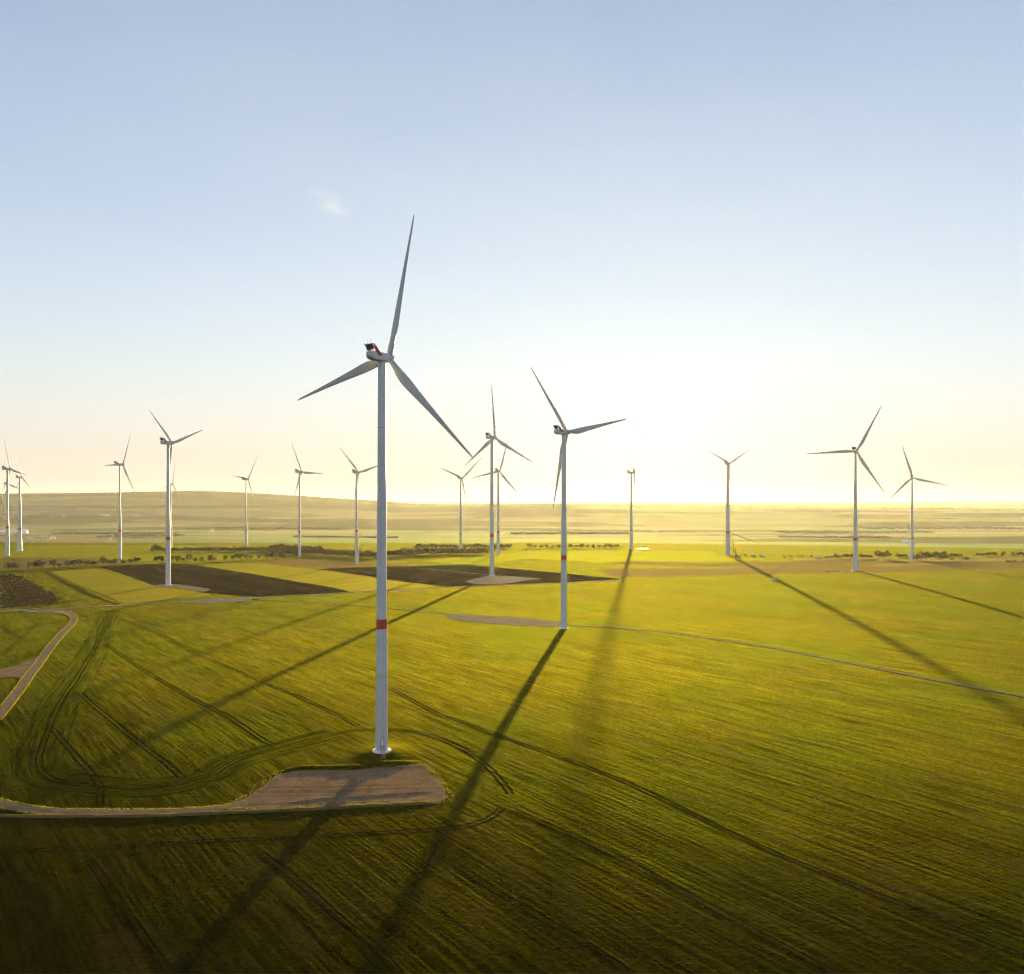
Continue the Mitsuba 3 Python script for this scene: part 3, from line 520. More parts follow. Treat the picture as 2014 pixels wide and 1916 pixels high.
def gravel_colour(p, n, uv):
    a = fbm(p.x / 4, p.y / 4, 1.0, octaves=4)
    g = noise(p.x * 3, p.y * 3)
    c = mix((0.165, 0.103, 0.056), (0.26, 0.168, 0.098), a) * (0.75 + 0.45 * g)
    q = p.y - 0.05 * p.x
    rut = smoothstep(0.55, 0.75, noise(q / 1.1 + 0.8 * noise(p.x / 14, 1.0), p.x / 60))
    c = c * (1 - 0.28 * rut)
    return mix(c, (0.085, 0.072, 0.022), smoothstep(0.55, 0.75, fbm(p.x / 3 + 9, p.y / 3, 4.0)) * 0.4)


def road_colour(p, n, uv):
    a = fbm(p.x / 2.5, p.y / 2.5, 1.0, octaves=3)
    c = mix((0.14, 0.103, 0.070), (0.22, 0.165, 0.115), a) * (0.8 + 0.4 * noise(p.x * 3, p.y * 3))
    mid = smoothstep(0.10, 0.03, dr.abs(uv.x - 0.5)) * smoothstep(0.35, 0.6, fbm(uv.y / 6, uv.x * 2))
    edge = smoothstep(0.36, 0.5, dr.abs(uv.x - 0.5))
    return mix(c, (0.10, 0.090, 0.02), dr.clip(mid * 0.75 + edge * 0.55, 0, 1))


def pebble_height(p, n, uv):
    return 0.05 * noise(p.x * 3, p.y * 3) + 0.10 * fbm(p.x / 1.2, p.y / 1.2)


def rut_colour(p, n, uv):
    return mix((0.005, 0.004, 0.001), (0.011, 0.008, 0.002), fbm(p.x / 1.5, p.y / 1.5)) 


scene['lime_mat'] = leafy(lime_colour, soft_height, fuzz=lime_fuzz)
scene['gravel_mat'] = {'type': 'bumpmap', 'arbitrary': proc(pebble_height, eps=0.1), 'scale': 1.0, 'bsdf': {'type': 'principled', 'base_color': proc(gravel_colour), 'roughness': 0.95, 'specular': 0.0, 'sheen': 0.10, 'sheen_tint': 1.0}}
scene['road_mat'] = {'type': 'bumpmap', 'arbitrary': proc(pebble_height, eps=0.1), 'scale': 1.0, 'bsdf': {'type': 'principled', 'base_color': proc(road_colour), 'roughness': 0.95, 'specular': 0.0, 'sheen': 0.14, 'sheen_tint': 1.0}}
def grit_colour(p, n, uv):
    return mix((0.115, 0.092, 0.064), (0.19, 0.152, 0.108), fbm(p.x / 5, p.y / 5, 1.0, octaves=4)) * (0.8 + 0.4 * noise(p.x * 2, p.y * 2))


scene['grit_mat'] = {'type': 'bumpmap', 'arbitrary': proc(pebble_height, eps=0.1), 'scale': 1.0, 'bsdf': {'type': 'principled', 'base_color': proc(grit_colour), 'roughness': 0.95, 'specular': 0.0, 'sheen': 0.16, 'sheen_tint': 0.6}}
scene['rut_mat'] = {'type': 'diffuse', 'reflectance': proc(rut_colour)}


def paint_colour(p, n, uv):
    streak = fbm(dr.atan2(n.y, n.x) * 5, p.z / 40, 2.0, octaves=3)
    sect = mikit.cell_rand(dr.floor(p.z / 27.5), dr.floor(p.x / 60))
    return mix((0.49, 0.525, 0.54), (0.65, 0.675, 0.69), streak) * (0.93 + 0.10 * sect)


scene['paint_mat'] = two({'type': 'principled', 'base_color': proc(paint_colour), 'roughness': 0.42, 'specular': 0.45})
scene['blade_mat'] = two({'type': 'principled', 'base_color': rgb(0.50, 0.52, 0.52), 'roughness': 0.38, 'specular': 0.5})
scene['red_mat'] = two({'type': 'principled', 'base_color': rgb(0.46, 0.035, 0.025), 'roughness': 0.45, 'specular': 0.4})
scene['seam_mat'] = two({'type': 'principled', 'base_color': rgb(0.25, 0.26, 0.27), 'roughness': 0.5})
scene['radiator_mat'] = two({'type': 'principled', 'base_color': rgb(0.07, 0.05, 0.028), 'roughness': 0.5})
scene['steel_mat'] = two({'type': 'principled', 'base_color': rgb(0.30, 0.31, 0.31), 'roughness': 0.45, 'metallic': 0.6})
scene['concrete_mat'] = {'type': 'principled', 'base_color': rgb(0.72, 0.70, 0.68), 'roughness': 0.8}
scene['bark_mat'] = two({'type': 'principled', 'base_color': rgb(0.05, 0.038, 0.024), 'roughness': 0.9})
scene['twig_mat'] = {'type': 'principledthin', 'base_color': rgb(0.048, 0.034, 0.018), 'roughness': 0.8, 'diff_trans': 0.25, 'spec_trans': 0.0}
scene['bush_mat'] = {'type': 'principledthin', 'base_color': rgb(0.055, 0.040, 0.018), 'roughness': 0.8, 'diff_trans': 0.25, 'spec_trans': 0.0}
scene['grass_mat'] = {'type': 'principledthin', 'base_color': rgb(0.24, 0.20, 0.035), 'roughness': 0.6, 'diff_trans': 1.1, 'spec_trans': 0.0}
scene['water_mat'] = {'type': 'principled', 'base_color': rgb(0.03, 0.028, 0.02), 'roughness': 0.04, 'specular': 0.6}
scene['wall_mat'] = {'type': 'principled', 'base_color': rgb(0.72, 0.70, 0.66), 'roughness': 0.7}
scene['roof_mat'] = {'type': 'principled', 'base_color': rgb(0.24, 0.11, 0.07), 'roughness': 0.7}
scene['sheet_mat'] = two({'type': 'principled', 'base_color': rgb(0.78, 0.78, 0.76), 'roughness': 0.25, 'specular': 0.6})
scene['crane_mat'] = {'type': 'principled', 'base_color': rgb(0.48, 0.22, 0.03), 'roughness': 0.45}
scene['van_mat'] = {'type': 'principled', 'base_color': rgb(0.62, 0.70, 0.74), 'roughness': 0.3, 'clearcoat': 0.6}
scene['dark_mat'] = {'type': 'principled', 'base_color': rgb(0.02, 0.022, 0.025), 'roughness': 0.25}
scene['rubber_mat'] = {'type': 'principled', 'base_color': rgb(0.02, 0.02, 0.02), 'roughness': 0.8}
scene['wood_mat'] = {'type': 'principled', 'base_color': rgb(0.085, 0.085, 0.052), 'roughness': 0.9}
scene['hill_mat'] = {'type': 'principled', 'base_color': rgb(0.03, 0.037, 0.03), 'roughness': 0.9}

# ---------------------------------------------------------------- ground, fields, roads


def spread(lo, hi, fine_lo, fine_hi, fine, grow, most):
    a = list(np.arange(fine_lo, fine_hi + fine, fine))
    s, v = fine, a[-1]
    while v < hi:
        s = min(s * grow, most)
        v += s
        a.append(v)
    s, v, b = fine, a[0], []
    while v > lo:
        s = min(s * grow, most)
        v -= s
        b.append(v)
    return np.array(b[::-1] + a)


gx = spread(-14000, 14000, -500, 300, 4.0, 1.035, 160)
gy = spread(-2500, 15000, 120, 420, 3.0, 1.02, 110)
XX, YY = np.meshgrid(gx, gy)
gv = np.stack([XX.ravel(), YY.ravel(), terrain(XX, YY).ravel()], 1)
nx, ny = len(gx), len(gy)
ii = (np.arange(ny - 1)[:, None] * nx + np.arange(nx - 1)[None]).ravel()
gf = np.vstack([np.stack([ii, ii + 1, ii + nx + 1], 1), np.stack([ii, ii + nx + 1, ii + nx], 1)])
scene['ground'] = mikit.ply((gv, gf), 'ground_mat', smooth=True, uv=gv[:, :2] / 10)
label('ground', 'rolling green farmland with drill rows, falling away to a hazy valley and ridge', 'ground', 'structure')

FIELD = {'ploughA': ('ploughed_field', 'soil_mat', 'dark brown ploughed field behind the tower with two raised blades', 0.06),
         'ploughB': ('ploughed_field', 'soil_mat', 'dark brown ploughed field around the turbine on the pale gravel patch', 0.06),
         'stubbleA': ('stubble_field', 'stubble_mat', 'brown stubble field in front of the long hedge belt', 0.08),
         'stubbleB': ('stubble_field', 'stubble_mat', 'brown stubble field behind the row of small trees at far left', 0.08),
         'stubbleC': ('stubble_field', 'stubble_mat', 'upper brown stubble strip in front of the crane', 0.10),
         'stubbleD': ('stubble_field', 'stubble_mat', 'lower brown stubble strip in front of the crane', 0.12),
         'stubbleE': ('stubble_field', 'stubble_mat', 'brown stubble field around the foot of the right turbine with white sheets', 0.10),
         'limeA': ('green_field', 'lime_mat', 'bright lime green field behind the row of small trees at left', 0.05),
         'limeB': ('green_field', 'lime_mat', 'bright yellow-green field on the plateau edge below the sun', 0.05),
         'yellowA': ('meadow', 'yellow_mat', 'yellow-green field left of the dark ploughed field', 0.06),
         'yellowB': ('meadow', 'yellow_mat', 'yellow-green strip between the two dark ploughed fields', 0.05),
         'strawA': ('meadow', 'straw_mat', 'straw yellow strip inside the right brown stubble field', 0.16),
         'strawB': ('meadow', 'straw_mat', 'straw yellow strip in front of the right bushes', 0.08),
         'scrub': ('scrub_ground', 'scrub_floor_mat', 'dark rough ground at the left edge above the farm road', 0.05),
         'darkstripA': ('field_margin', 'strip_mat', 'dark green margin running down left of the yellow-green field', 0.09)}
GEOM = {}
for k, (name, mat, text, lift) in FIELD.items():
    m, GEOM[k] = sheet(SHEETS[k], lift, 12, 9.0 if k == 'scrub' else 3.0 if 'plough' in k else 2.0)
    key = put(numbered(name), m, mat, True, uv=np.array(m.vertices)[:, :2] / 10)
    label(key, text, 'field', 'structure')

PADS = {'pad1': ('gravel_pad', 'brown gravel hardstanding beside the largest turbine'), 'pad2': ('gravel_pad', 'narrow gravel pad at the foot of the second largest turbine'),
        'pad3': ('gravel_pad', 'pale wet gravel patch inside the dark ploughed field'), 'pad14': ('gravel_pad', 'pale gravel patch beside the tower at the left ploughed field'),
        'branch': ('gravel_fork', 'brown gravel fork joining the left farm track'), 'junction': ('gravel_fork', 'wide gravel junction at the top of the left farm track'),
        'junction2': ('gravel_fork', 'grey gravel widening of the long farm road')}
for k, (name, text) in PADS.items():
    m, GEOM[k] = sheet(SHEETS[k], 0.13, 4, 1.5)
    key = put(numbered(name), m, 'gravel_mat' if k in ('pad1', 'branch') else 'grit_mat', True, uv=np.array(m.vertices)[:, :2] / 10)
    label(key, text, 'gravel pad', 'structure')
ROADTEXT = {'main': 'long straight farm road with puddles crossing behind the green field', 'left': 'gravel farm track curving down the left side',
            'access': 'grey gravel access road along the bottom of the left field', 'turbine': 'narrow gravel track running right from the second largest turbine',
            'thin': 'thin faint track from the farm road to the second gravel pad', 'path3': 'thin pale path across the dark ploughed field'}
for j, (k, (pts, wide)) in enumerate(ROADS.items()):
    line, s = smooth_line(pts, 3.0)
    m, uv = ribbon(line, s, np.linspace(-wide / 2, wide / 2, 7), 0.17, 0.05, 0.35, j)
    key = numbered('farm_road')
    scene[key] = mikit.ply(m, 'road_mat' if k in ('left', 'access') else 'grit_mat', smooth=True, uv=uv)
    label(key, ROADTEXT[k], 'road', 'structure')
line, s = smooth_line(WHEEL['W1'], 2.0)
half = s < 560
m, uv = ribbon(line[half], s[half], np.linspace(-8.5, 8.5, 15), 0.02, 0, 0.8, 7)
scene['headland'] = mikit.ply(m, 'headland_mat', smooth=True, uv=uv * [17, 1])
label('headland', 'green headland strip whose drill rows follow the curve of the field edge', 'field', 'structure')
RUTTEXT = {'W1': 'pair of curved wheel tracks round the headland of the left field', 'W12': 'dark wheel track near the parked van'}
for j, (k, pts) in enumerate(WHEEL.items()):
    line, s = smooth_line(pts, 3.0)
    half = 0.27
    a, ua = ribbon(line, s, (-0.95 - half, -0.95 + half), 0.07, 0, 0.06, j)
    b, ub = ribbon(line, s, (0.95 - half, 0.95 + half), 0.07, 0, 0.06, j + 50)
    key = put(numbered('wheel_track'), join(a, b), 'rut_mat', True)
    label(key, RUTTEXT.get(k, 'pair of dark wheel tracks pressed into the green crop'), 'wheel tracks', 'structure', 'wheel tracks in the crop')

# low earth banks along the pad and the access road
BANKS = {'north': (BANK_LINES['north'], 5.0, 0.75, 'ground_mat', 'low green bank along the upper edge of the brown gravel pad'),
         'south': (BANK_LINES['south'], 2.4, 0.42, 'stubble_mat', 'low dry grass bank along the lower edge of the access road and gravel pad'),
         'mid': (BANK_LINES['mid'], 1.2, 0.22, 'gravel_mat', 'low gravel ridge across the lower part of the brown gravel pad')}
for k, (pts, wide, high, mat, text) in BANKS.items():
    line, s = smooth_line(pts, 1.5)
    taper = np.clip(np.minimum(s, s[-1] - s) / 8, 0.05, 1)
    m, uv = ribbon(line, s, np.linspace(-wide / 2, wide / 2, 9), 0.0, 0.0, 0.2, 3)
    k9 = np.repeat(1 - np.linspace(-1, 1, 9) ** 2, len(line))
    m.vertices[:, 2] += k9 * np.tile(taper * (0.75 + 0.5 * meshkit.fbm(np.stack([s / 4, 0 * s, 0 * s], 1), 3, 2)), 9) * high + (0.12 if k == 'mid' else 0.0)
    key = numbered('earth_bank')
    scene[key] = mikit.ply(m, mat, smooth=True, uv=uv)
    label(key, text, 'bank', 'structure')

rng = np.random.default_rng(11)
for x, y in PUDDLES:
    L, W = rng.uniform(3.0, 8.5), rng.uniform(0.7, 1.5)
    a = np.linspace(0, 2 * np.pi, 17)[:-1]
    r = 1 + 0.25 * np.sin(2 * a + rng.uniform(0, 6)) + 0.15 * np.sin(3 * a + rng.uniform(0, 6))
    d = np.array([0.80, 0.60]) if y < 1100 and x < 140 else np.array([1.0, 0.0])
    e = np.array([-d[1], d[0]])
    p = np.array([x, y]) + (np.cos(a) * r * L)[:, None] * d + (np.sin(a) * r * W)[:, None] * e
    z = Zt(x, y) + 0.27
    v = np.column_stack([p, np.full(16, z)])
    v = np.vstack([v, [[x, y, z]]])
    i = np.arange(16)
    key = put(numbered('puddle'), (v, np.stack([i, (i + 1) % 16, i * 0 + 16], 1)), 'water_mat')
    label(key, 'shallow puddle shining on the wet gravel', 'puddle', 'structure', 'puddles on the gravel')

# ---------------------------------------------------------------- turbines


def superellipse(w, h, n=28, e=4.0):
    a = np.arange(n) * 2 * np.pi / n
    c, s = np.cos(a), np.sin(a)
    return np.sign(c) * np.abs(c) ** (2 / e) * w / 2, np.sign(s) * np.abs(s) ** (2 / e) * h / 2


def nacelle_mesh():
    """Nose at +y. Rounded box 4 m wide and 3.9 m high, its tail rounded and cut up from below."""
    rings = []
    for y, w, h, dz in ((-8.6, 1.6, 1.3, 0.45), (-8.45, 2.6, 2.1, 0.3), (-8.0, 3.3, 2.8, 0.15), (-7.3, 3.7, 3.5, 0.05), (-6.0, 3.9, 3.85, 0.0), (-2, 4.0, 3.9, 0), (2.6, 4.0, 3.9, 0.0), (3.5, 3.7, 3.6, 0.0), (3.75, 3.2, 3.1, 0.0)):
        x, z = superellipse(w, h, e=5.5)
        rings.append(np.stack([x, np.full_like(x, y), z + dz], 1))
    return loft(rings)


def hub_mesh():
    m = lathe([(0.4, 3.72), (1.45, 3.75), (1.75, 4.3), (1.85, 5.2), (1.8, 6.1), (1.5, 7.0), (1.0, 7.7), (0.45, 8.1), (0.12, 8.25)], 24)
    m.apply_transform(trimesh.transformations.rotation_matrix(-math.pi / 2, [1, 0, 0]))
    return m


AERO = np.array([[1.0, 0.0], [0.9, 0.030], [0.75, 0.062], [0.55, 0.092], [0.35, 0.105], [0.2, 0.094], [0.1, 0.072], [0.03, 0.040], [0.0, 0.0],
                 [0.03, -0.026], [0.1, -0.045], [0.2, -0.057], [0.35, -0.060], [0.55, -0.046], [0.75, -0.022], [0.9, -0.006]])


def blade_mesh(R, r0=0.0, r1=1.0, fat=1.0):
    """Rises along +z from the hub; leading edge towards -x, suction side upwind (+y)."""
    rs = np.array([0.024, 0.05, 0.075, 0.10, 0.14, 0.19, 0.24, 0.30, 0.38, 0.47, 0.56, 0.62, 0.67, 0.72, 0.8, 0.88, 0.94, 0.975, 0.993, 1.0])
    if r0 > 0 or r1 < 1:
        rs = np.unique(np.concatenate([[r0], rs[(rs > r0) & (rs < r1)], [r1]]))
    chord = np.interp(rs, [0, 0.05, 0.10, 0.14, 0.19, 0.24, 0.30, 0.45, 0.6, 0.8, 0.94, 0.98, 1], [2.1, 2.1, 2.6, 3.2, 3.75, 3.8, 3.45, 2.6, 1.9, 1.2, 0.8, 0.5, 0.08])
    thick = np.interp(rs, [0, 0.05, 0.12, 0.2, 0.3, 0.5, 1], [1.0, 1.0, 0.55, 0.34, 0.26, 0.2, 0.16])
    twist = np.radians(np.interp(rs, [0, 0.1, 0.2, 0.4, 0.7, 1], [17, 16, 12, 7, 3, 0.5]) + 3.0)
    bend = 0.8 * rs**2.4
    rings = []
    k = R / 54.0
    ang = np.arctan2(AERO[:, 1] * 6, AERO[:, 0] - 0.4)
    for r, c, t, b, y0 in zip(rs, chord, thick, twist, bend):
        w = np.clip((r - 0.05) / 0.1, 0, 1)
        ax, ay = AERO[:, 0] - 0.32, AERO[:, 1] * t / 0.165
        cx, cy = 0.5 * np.cos(ang), 0.5 * np.sin(ang)
        x = (cx * (1 - w) + ax * w) * c * fat
        y = (cy * (1 - w) + ay * w) * c * (1 if fat == 1 else 1.25)
        xx = x * np.cos(b) + y * np.sin(b)
        yy = -x * np.sin(b) + y * np.cos(b)
        rings.append(np.stack([xx, yy + y0, np.full_like(xx, r * 54.0)], 1) * k)
    return loft(rings)


def frame_along(pts):
    return join(*[beam(a, b, r) for a, b, r in pts])


NACELLE, HUB, BLADE = nacelle_mesh(), hub_mesh(), blade_mesh(54.0)
# cooler on the rear roof: a panel across the roof, leaning back, carried by two side plates that run down the flanks


def slab(quad, normal, t):
    q = np.asarray(quad, float)
    n = np.asarray(normal, float) / np.linalg.norm(normal)
    return trimesh.Trimesh(*hull(np.vstack([q - n * t / 2, q + n * t / 2])), process=False)


cooler_panel = slab([(-1.95, -7.2, 2.25), (1.95, -7.2, 2.25), (1.95, -8.0, 4.55), (-1.95, -8.0, 4.55)], (0, 0.94, 0.34), 0.25)
cooler_frame = join(slab([(-2.1, -8.03, 4.5), (2.1, -8.03, 4.5), (2.1, -8.1, 4.72), (-2.1, -8.1, 4.72)], (0, 0.94, 0.34), 0.36), slab([(-2.0, -7.1, 2.18), (2.0, -7.1, 2.18), (2.0, -7.18, 2.36), (-2.0, -7.18, 2.36)], (0, 0.94, 0.34), 0.36))


def plate(side, z0, z1):
    f = lambda z: -3.3 - (z - 0.35) * 1.02  # noqa: E731
    x = side * 2.09
    return slab([(x, f(z0) - 1.25, z0), (x, f(z0) + 1.45, z0), (x, f(z1) + 1.05, z1), (x, f(z1) - 1.25, z1)], (1, 0, 0), 0.16)


RED_PLATE = {s: plate(s, 0.15, 3.55) for s in (-1, 1)}
WHITE_PLATE = {s: plate(s, 3.56, 4.75) for s in (-1, 1)}
MAST = join(beam((0.9, -7.9, 4.6), (0.9, -7.9, 6.4), 0.05), beam((-0.9, -7.9, 4.6), (-0.9, -7.9, 6.2), 0.05), box((0.25, 0.25, 0.3), (0.9, -7.9, 6.4)), box((0.25, 0.25, 0.25), (-0.9, -7.9, 6.2)))

PLY = {k: mikit.ply(m, b, smooth=s) for k, (m, b, s) in {
    'nacelle': (NACELLE, 'paint_mat', 40), 'hub': (HUB, 'paint_mat', 40), 'blade': (BLADE, 'blade_mat', 50), 
    'panel': (cooler_panel, 'radiator_mat', False), 'frame': (cooler_frame, 'paint_mat', False), 'mast': (MAST, 'steel_mat', False),
    'redL': (RED_PLATE[-1], 'red_mat', False), 'redR': (RED_PLATE[1], 'red_mat', False), 'whiteL': (WHITE_PLATE[-1], 'paint_mat', False), 'whiteR': (WHITE_PLATE[1], 'paint_mat', False)}.items()}


def at(shape, m):
    return {**PLY[shape], 'to_world': m}


TURBINE_TEXT = {
    'T1': 'largest white wind turbine, its tower foot ringed with concrete beside the brown gravel pad',
    'T2': 'second largest wind turbine, on the narrow gravel pad in the green field below the sun',
    'T3': 'wind turbine on the pale wet gravel patch inside the dark ploughed field',
    'T4': 'wind turbine close behind the ploughed field tower, its foot in the green beyond',
    'T5': 'small wind turbine behind the hedge left of the ploughed field, two blades forming a V',
    'T6': 'wind turbine under the sun glare whose rotor is seen almost edge on',
    'T7': 'wind turbine with a yellow lattice crane standing at its foot',
    'T8': 'wind turbine at right, one blade level left, white sheet near its foot',
    'T9': 'rightmost wind turbine, standing beside round brown bushes',
    'T10': 'leftmost tall wind turbine at the very edge of view, before a smaller one',
    'T11': 'small wind turbine nearly hidden behind the leftmost tower',
    'T12': 'wind turbine with a wide tapering foot next to the white dome at far left',
    'T13': 'wind turbine standing by the row of small trees at left, one blade pointing level left',
    'T14': 'wind turbine beside the left dark ploughed field, two blades raised and gravel at its foot',
    'T15': 'small distant wind turbine half hidden behind the tower at the left ploughed field',
    'T16': 'wind turbine rising from the thin left hedge, one blade pointing level left',
    'T17': 'wind turbine with its foot in the thick hedge belt, one blade level right',
    'T18': 'wind turbine in front of the hedge belt, just left of the largest tower'}


def tower_profile(H, r0, r1):
    top = H - 1.75
    return lambda z: r0 + (r1 - r0) * (z / top) ** (0.85 if r0 / r1 < 2.3 else 0.62), top


def wind_turbine(code):
    x, y, z0, H, r0, r1, band, R, phase, yaw = TURBINES[code]
    key = numbered('wind_turbine')
    base = T().translate([x, y, z0])
    rad, top = tower_profile(H, r0, r1)
    zs = np.concatenate([np.linspace(-1.0, top, 26)])
    tw = lathe([(rad(max(z, 0)), z) for z in zs], 40)
    put(f'{key}__tower', tw, 'paint_mat', 40, to_world=base)
    zb, hb = band * H, max(1.7, 0.0125 * H)
    put(f'{key}__tower__red_band', lathe([(rad(z) + 0.03, z) for z in np.linspace(zb - hb, zb + hb, 4)], 40, False), 'red_mat', 40, to_world=base)
    if code in ('T1', 'T2', 'T3', 'T8', 'T14'):
        for f in ((0.0015, 0.33, 0.615, 0.82) if code == 'T1' else (0.6,)):
            if f > 0.01:
                zz = f * H if f != 0.33 else 0.19 * H
                put(f'{key}__tower__{numbered(key + "seam").replace(key + "seam", "flange")}', lathe([(rad(zz) + 0.012, zz - 0.09), (rad(zz) + 0.05, zz - 0.06), (rad(zz) + 0.05, zz + 0.06), (rad(zz) + 0.012, zz + 0.09)], 40, False), 'seam_mat', to_world=base)
    put(f'{key}__foundation', lathe([(r0 * 1.5, -1.5), (r0 * 1.5, 0.22), (r0 * 1.44, 0.3), (r0 * 1.01, 0.34)], 40), 'concrete_mat', 30, to_world=base)
    s = np.clip(H / 146, 0.9, 1.12) * (0.85 if R < 52 else 1.0)
    head = base @ T().translate([0, 0, H]) @ T().rotate([0, 0, 1], -yaw) @ T().scale(float(s))
    scene[f'{key}__nacelle'] = at('nacelle', head)
    scene[f'{key}__nacelle__cooler_panel'] = at('panel', head)
    scene[f'{key}__nacelle__cooler_frame'] = at('frame', head)
    scene[f'{key}__nacelle__red_plate'] = at('redR', head)
    scene[f'{key}__nacelle__red_plate_001'] = at('redL', head)
    scene[f'{key}__nacelle__white_plate'] = at('whiteR', head)
    scene[f'{key}__nacelle__white_plate_001'] = at('whiteL', head)
    scene[f'{key}__nacelle__wind_mast'] = at('mast', head)
    scene[f'{key}__hub'] = at('hub', head @ T().translate([0, -1.4 if code == 'T2' else 0.0, 0]) @ T().rotate([1, 0, 0], 4.0))
    k = R / 54.0 / s
    over, tilt = (2.9, 8.0) if code == 'T2' else (4.75, 5.0)
    for j in range(3):
        m = head @ T().translate([0, over, 0]) @ T().rotate([1, 0, 0], tilt) @ T().rotate([0, 1, 0], phase + 120 * j) @ T().scale(float(k))
        b = f'{key}__blade' + (f'_{j:03d}' if j else '')
        scene[b] = at('blade', m)
    label(key, TURBINE_TEXT[code], 'wind turbine', group='wind turbines of the farm')
    return key, base, rad


for code in TURBINES:
    key, base, rad = wind_turbine(code)
    if code == 'T1':
        # door, landing and stair towards the viewer's right
        turn = base @ T().rotate([0, 0, 1], 14.0)
        yf = -rad(2.6)
        door = box((1.0, 0.16, 2.3), (0, yf + 0.02, 3.45), 0.03)
        put(f'{key}__door', door, 'wall_mat', to_world=turn)
        put(f'{key}__door__frame', join(box((0.12, 0.2, 2.5), (-0.56, yf, 3.5)), box((0.12, 0.2, 2.5), (0.56, yf, 3.5)), box((1.24, 0.2, 0.12), (0, yf, 4.81))), 'steel_mat', to_world=turn)
        put(f'{key}__door__lamp', box((0.8, 0.3, 0.16), (0.05, yf - 0.05, 5.5), 0.03), 'seam_mat', to_world=turn)
        stair = [box((1.5, 1.2, 0.1), (0, yf - 0.6, 2.2))]
        for side in (-0.72, 0.72):
            stair.append(beam((side, yf - 1.15, 2.2), (side, yf - 4.0, -0.4), 0.07))
            stair.append(beam((side, yf - 1.15, 3.2), (side, yf - 4.0, 0.75), 0.045))
            stair.append(beam((side, yf - 0.1, 3.2), (side, yf - 1.15, 3.2), 0.045))
            for k in range(4):
                t = k / 3
                stair.append(beam((side, yf - 1.15 - 2.8 * t, 2.2 - 2.55 * t), (side, yf - 1.15 - 2.8 * t, 3.2 - 2.45 * t), 0.035))
        for k in range(9):
            t = (k + 0.5) / 9
            stair.append(box((1.44, 0.26, 0.05), (0, yf - 1.2 - 2.75 * t, 2.15 - 2.5 * t)))
        put(f'{key}__stair', join(*stair), 'steel_mat', to_world=turn)
        put(f'{key}__landing', box((1.7, 1.5, 0.22), (0, yf - 4.7, -0.42), 0.03), 'grit_mat', to_world=turn)

# tiny turbines on the far ridge
tw = lathe([(2.6, -3), (2.0, 55), (1.4, 104)], 10)
nac = join(box((4, 11, 4), (0, -1.5, 106)), box((3, 3, 3), (0, 5.5, 106)))
TW, NA = mikit.ply(tw, 'paint_mat', smooth=40), mikit.ply(nac, 'paint_mat')
BL = mikit.ply(blade_mesh(46.0), 'blade_mat', smooth=50)
for i, (x, y, h) in enumerate(FAR_TURBINES):
    key = numbered('distant_turbine')
    s = {0: 0.9, 1: 1.0}.get(i, 1.0) * 1.0
    b = T().translate([x, y, Zt(x, y)]) @ T().scale(float(s))
    scene[f'{key}__tower'] = {**TW, 'to_world': b}
    scene[f'{key}__nacelle'] = {**NA, 'to_world': b @ T().rotate([0, 0, 1], -36)}
    for j in range(3):
        scene[f'{key}__blade' + (f'_{j:03d}' if j else '')] = {**BL, 'to_world': b @ T().rotate([0, 0, 1], -36) @ T().translate([0, 5.5, 106]) @ T().rotate([0, 1, 0], 17 * i + 120 * j)}
    label(key, 'tiny hazy wind turbine far away on the horizon ridge', 'wind turbine', group='far wind turbines on the ridge')

# ---------------------------------------------------------------- trees, hedges, verges


def bare_tree(seed, H, spread_, trunk_h, twigs, size, flat=0.0):
    """(wood mesh, crown mesh): tapered trunk, forking limbs, a loose crown of twig tufts with gaps."""
    r = np.random.default_rng(seed)
    wood = [lathe([(0.045 * H, -0.5), (0.03 * H, trunk_h * 0.6), (0.022 * H, trunk_h)], 7)]
    tips = []
    for i in range(7):
        a = 2 * np.pi * (i + r.uniform(-0.3, 0.3)) / 7
        e = r.uniform(0.45, 0.95)
        p0 = np.array([0, 0, trunk_h * r.uniform(0.75, 1.0)])
        p1 = p0 + np.array([np.cos(a) * spread_ * 0.5 * (1 - e * 0.4), np.sin(a) * spread_ * 0.5 * (1 - e * 0.4), (H - trunk_h) * e * 0.55])
        wood.append(beam(p0, p1, 0.012 * H, 5))
        for j in range(3):
            p2 = p1 + r.normal(0, 1, 3) * np.array([spread_ * 0.2, spread_ * 0.2, (H - trunk_h) * 0.18]) + np.array([0, 0, (H - trunk_h) * 0.2])
            wood.append(beam(p1, p2, 0.006 * H, 4))
            tips.append(p2)
    tips = np.array(tips)
    v, f = [], []
    for k in range(twigs):
        c = tips[r.integers(len(tips))] + r.normal(0, 1, 3) * np.array([spread_, spread_, H - trunk_h]) * 0.085
        c[2] = max(c[2], trunk_h * 0.7 if trunk_h > 1 else 0.1)
        d = r.normal(0, 1, 3) + [0, 0, 0.6]
        d /= np.linalg.norm(d)
        e = np.cross(d, r.normal(0, 1, 3))
        e /= np.linalg.norm(e)
        L, w = size * r.uniform(0.6, 1.5), size * r.uniform(0.15, 0.4)
        n = len(v)
        v += [c - e * w, c + e * w, c + d * L]
        f.append([n, n + 1, n + 2])
    return join(*wood), (np.array(v), np.array(f))


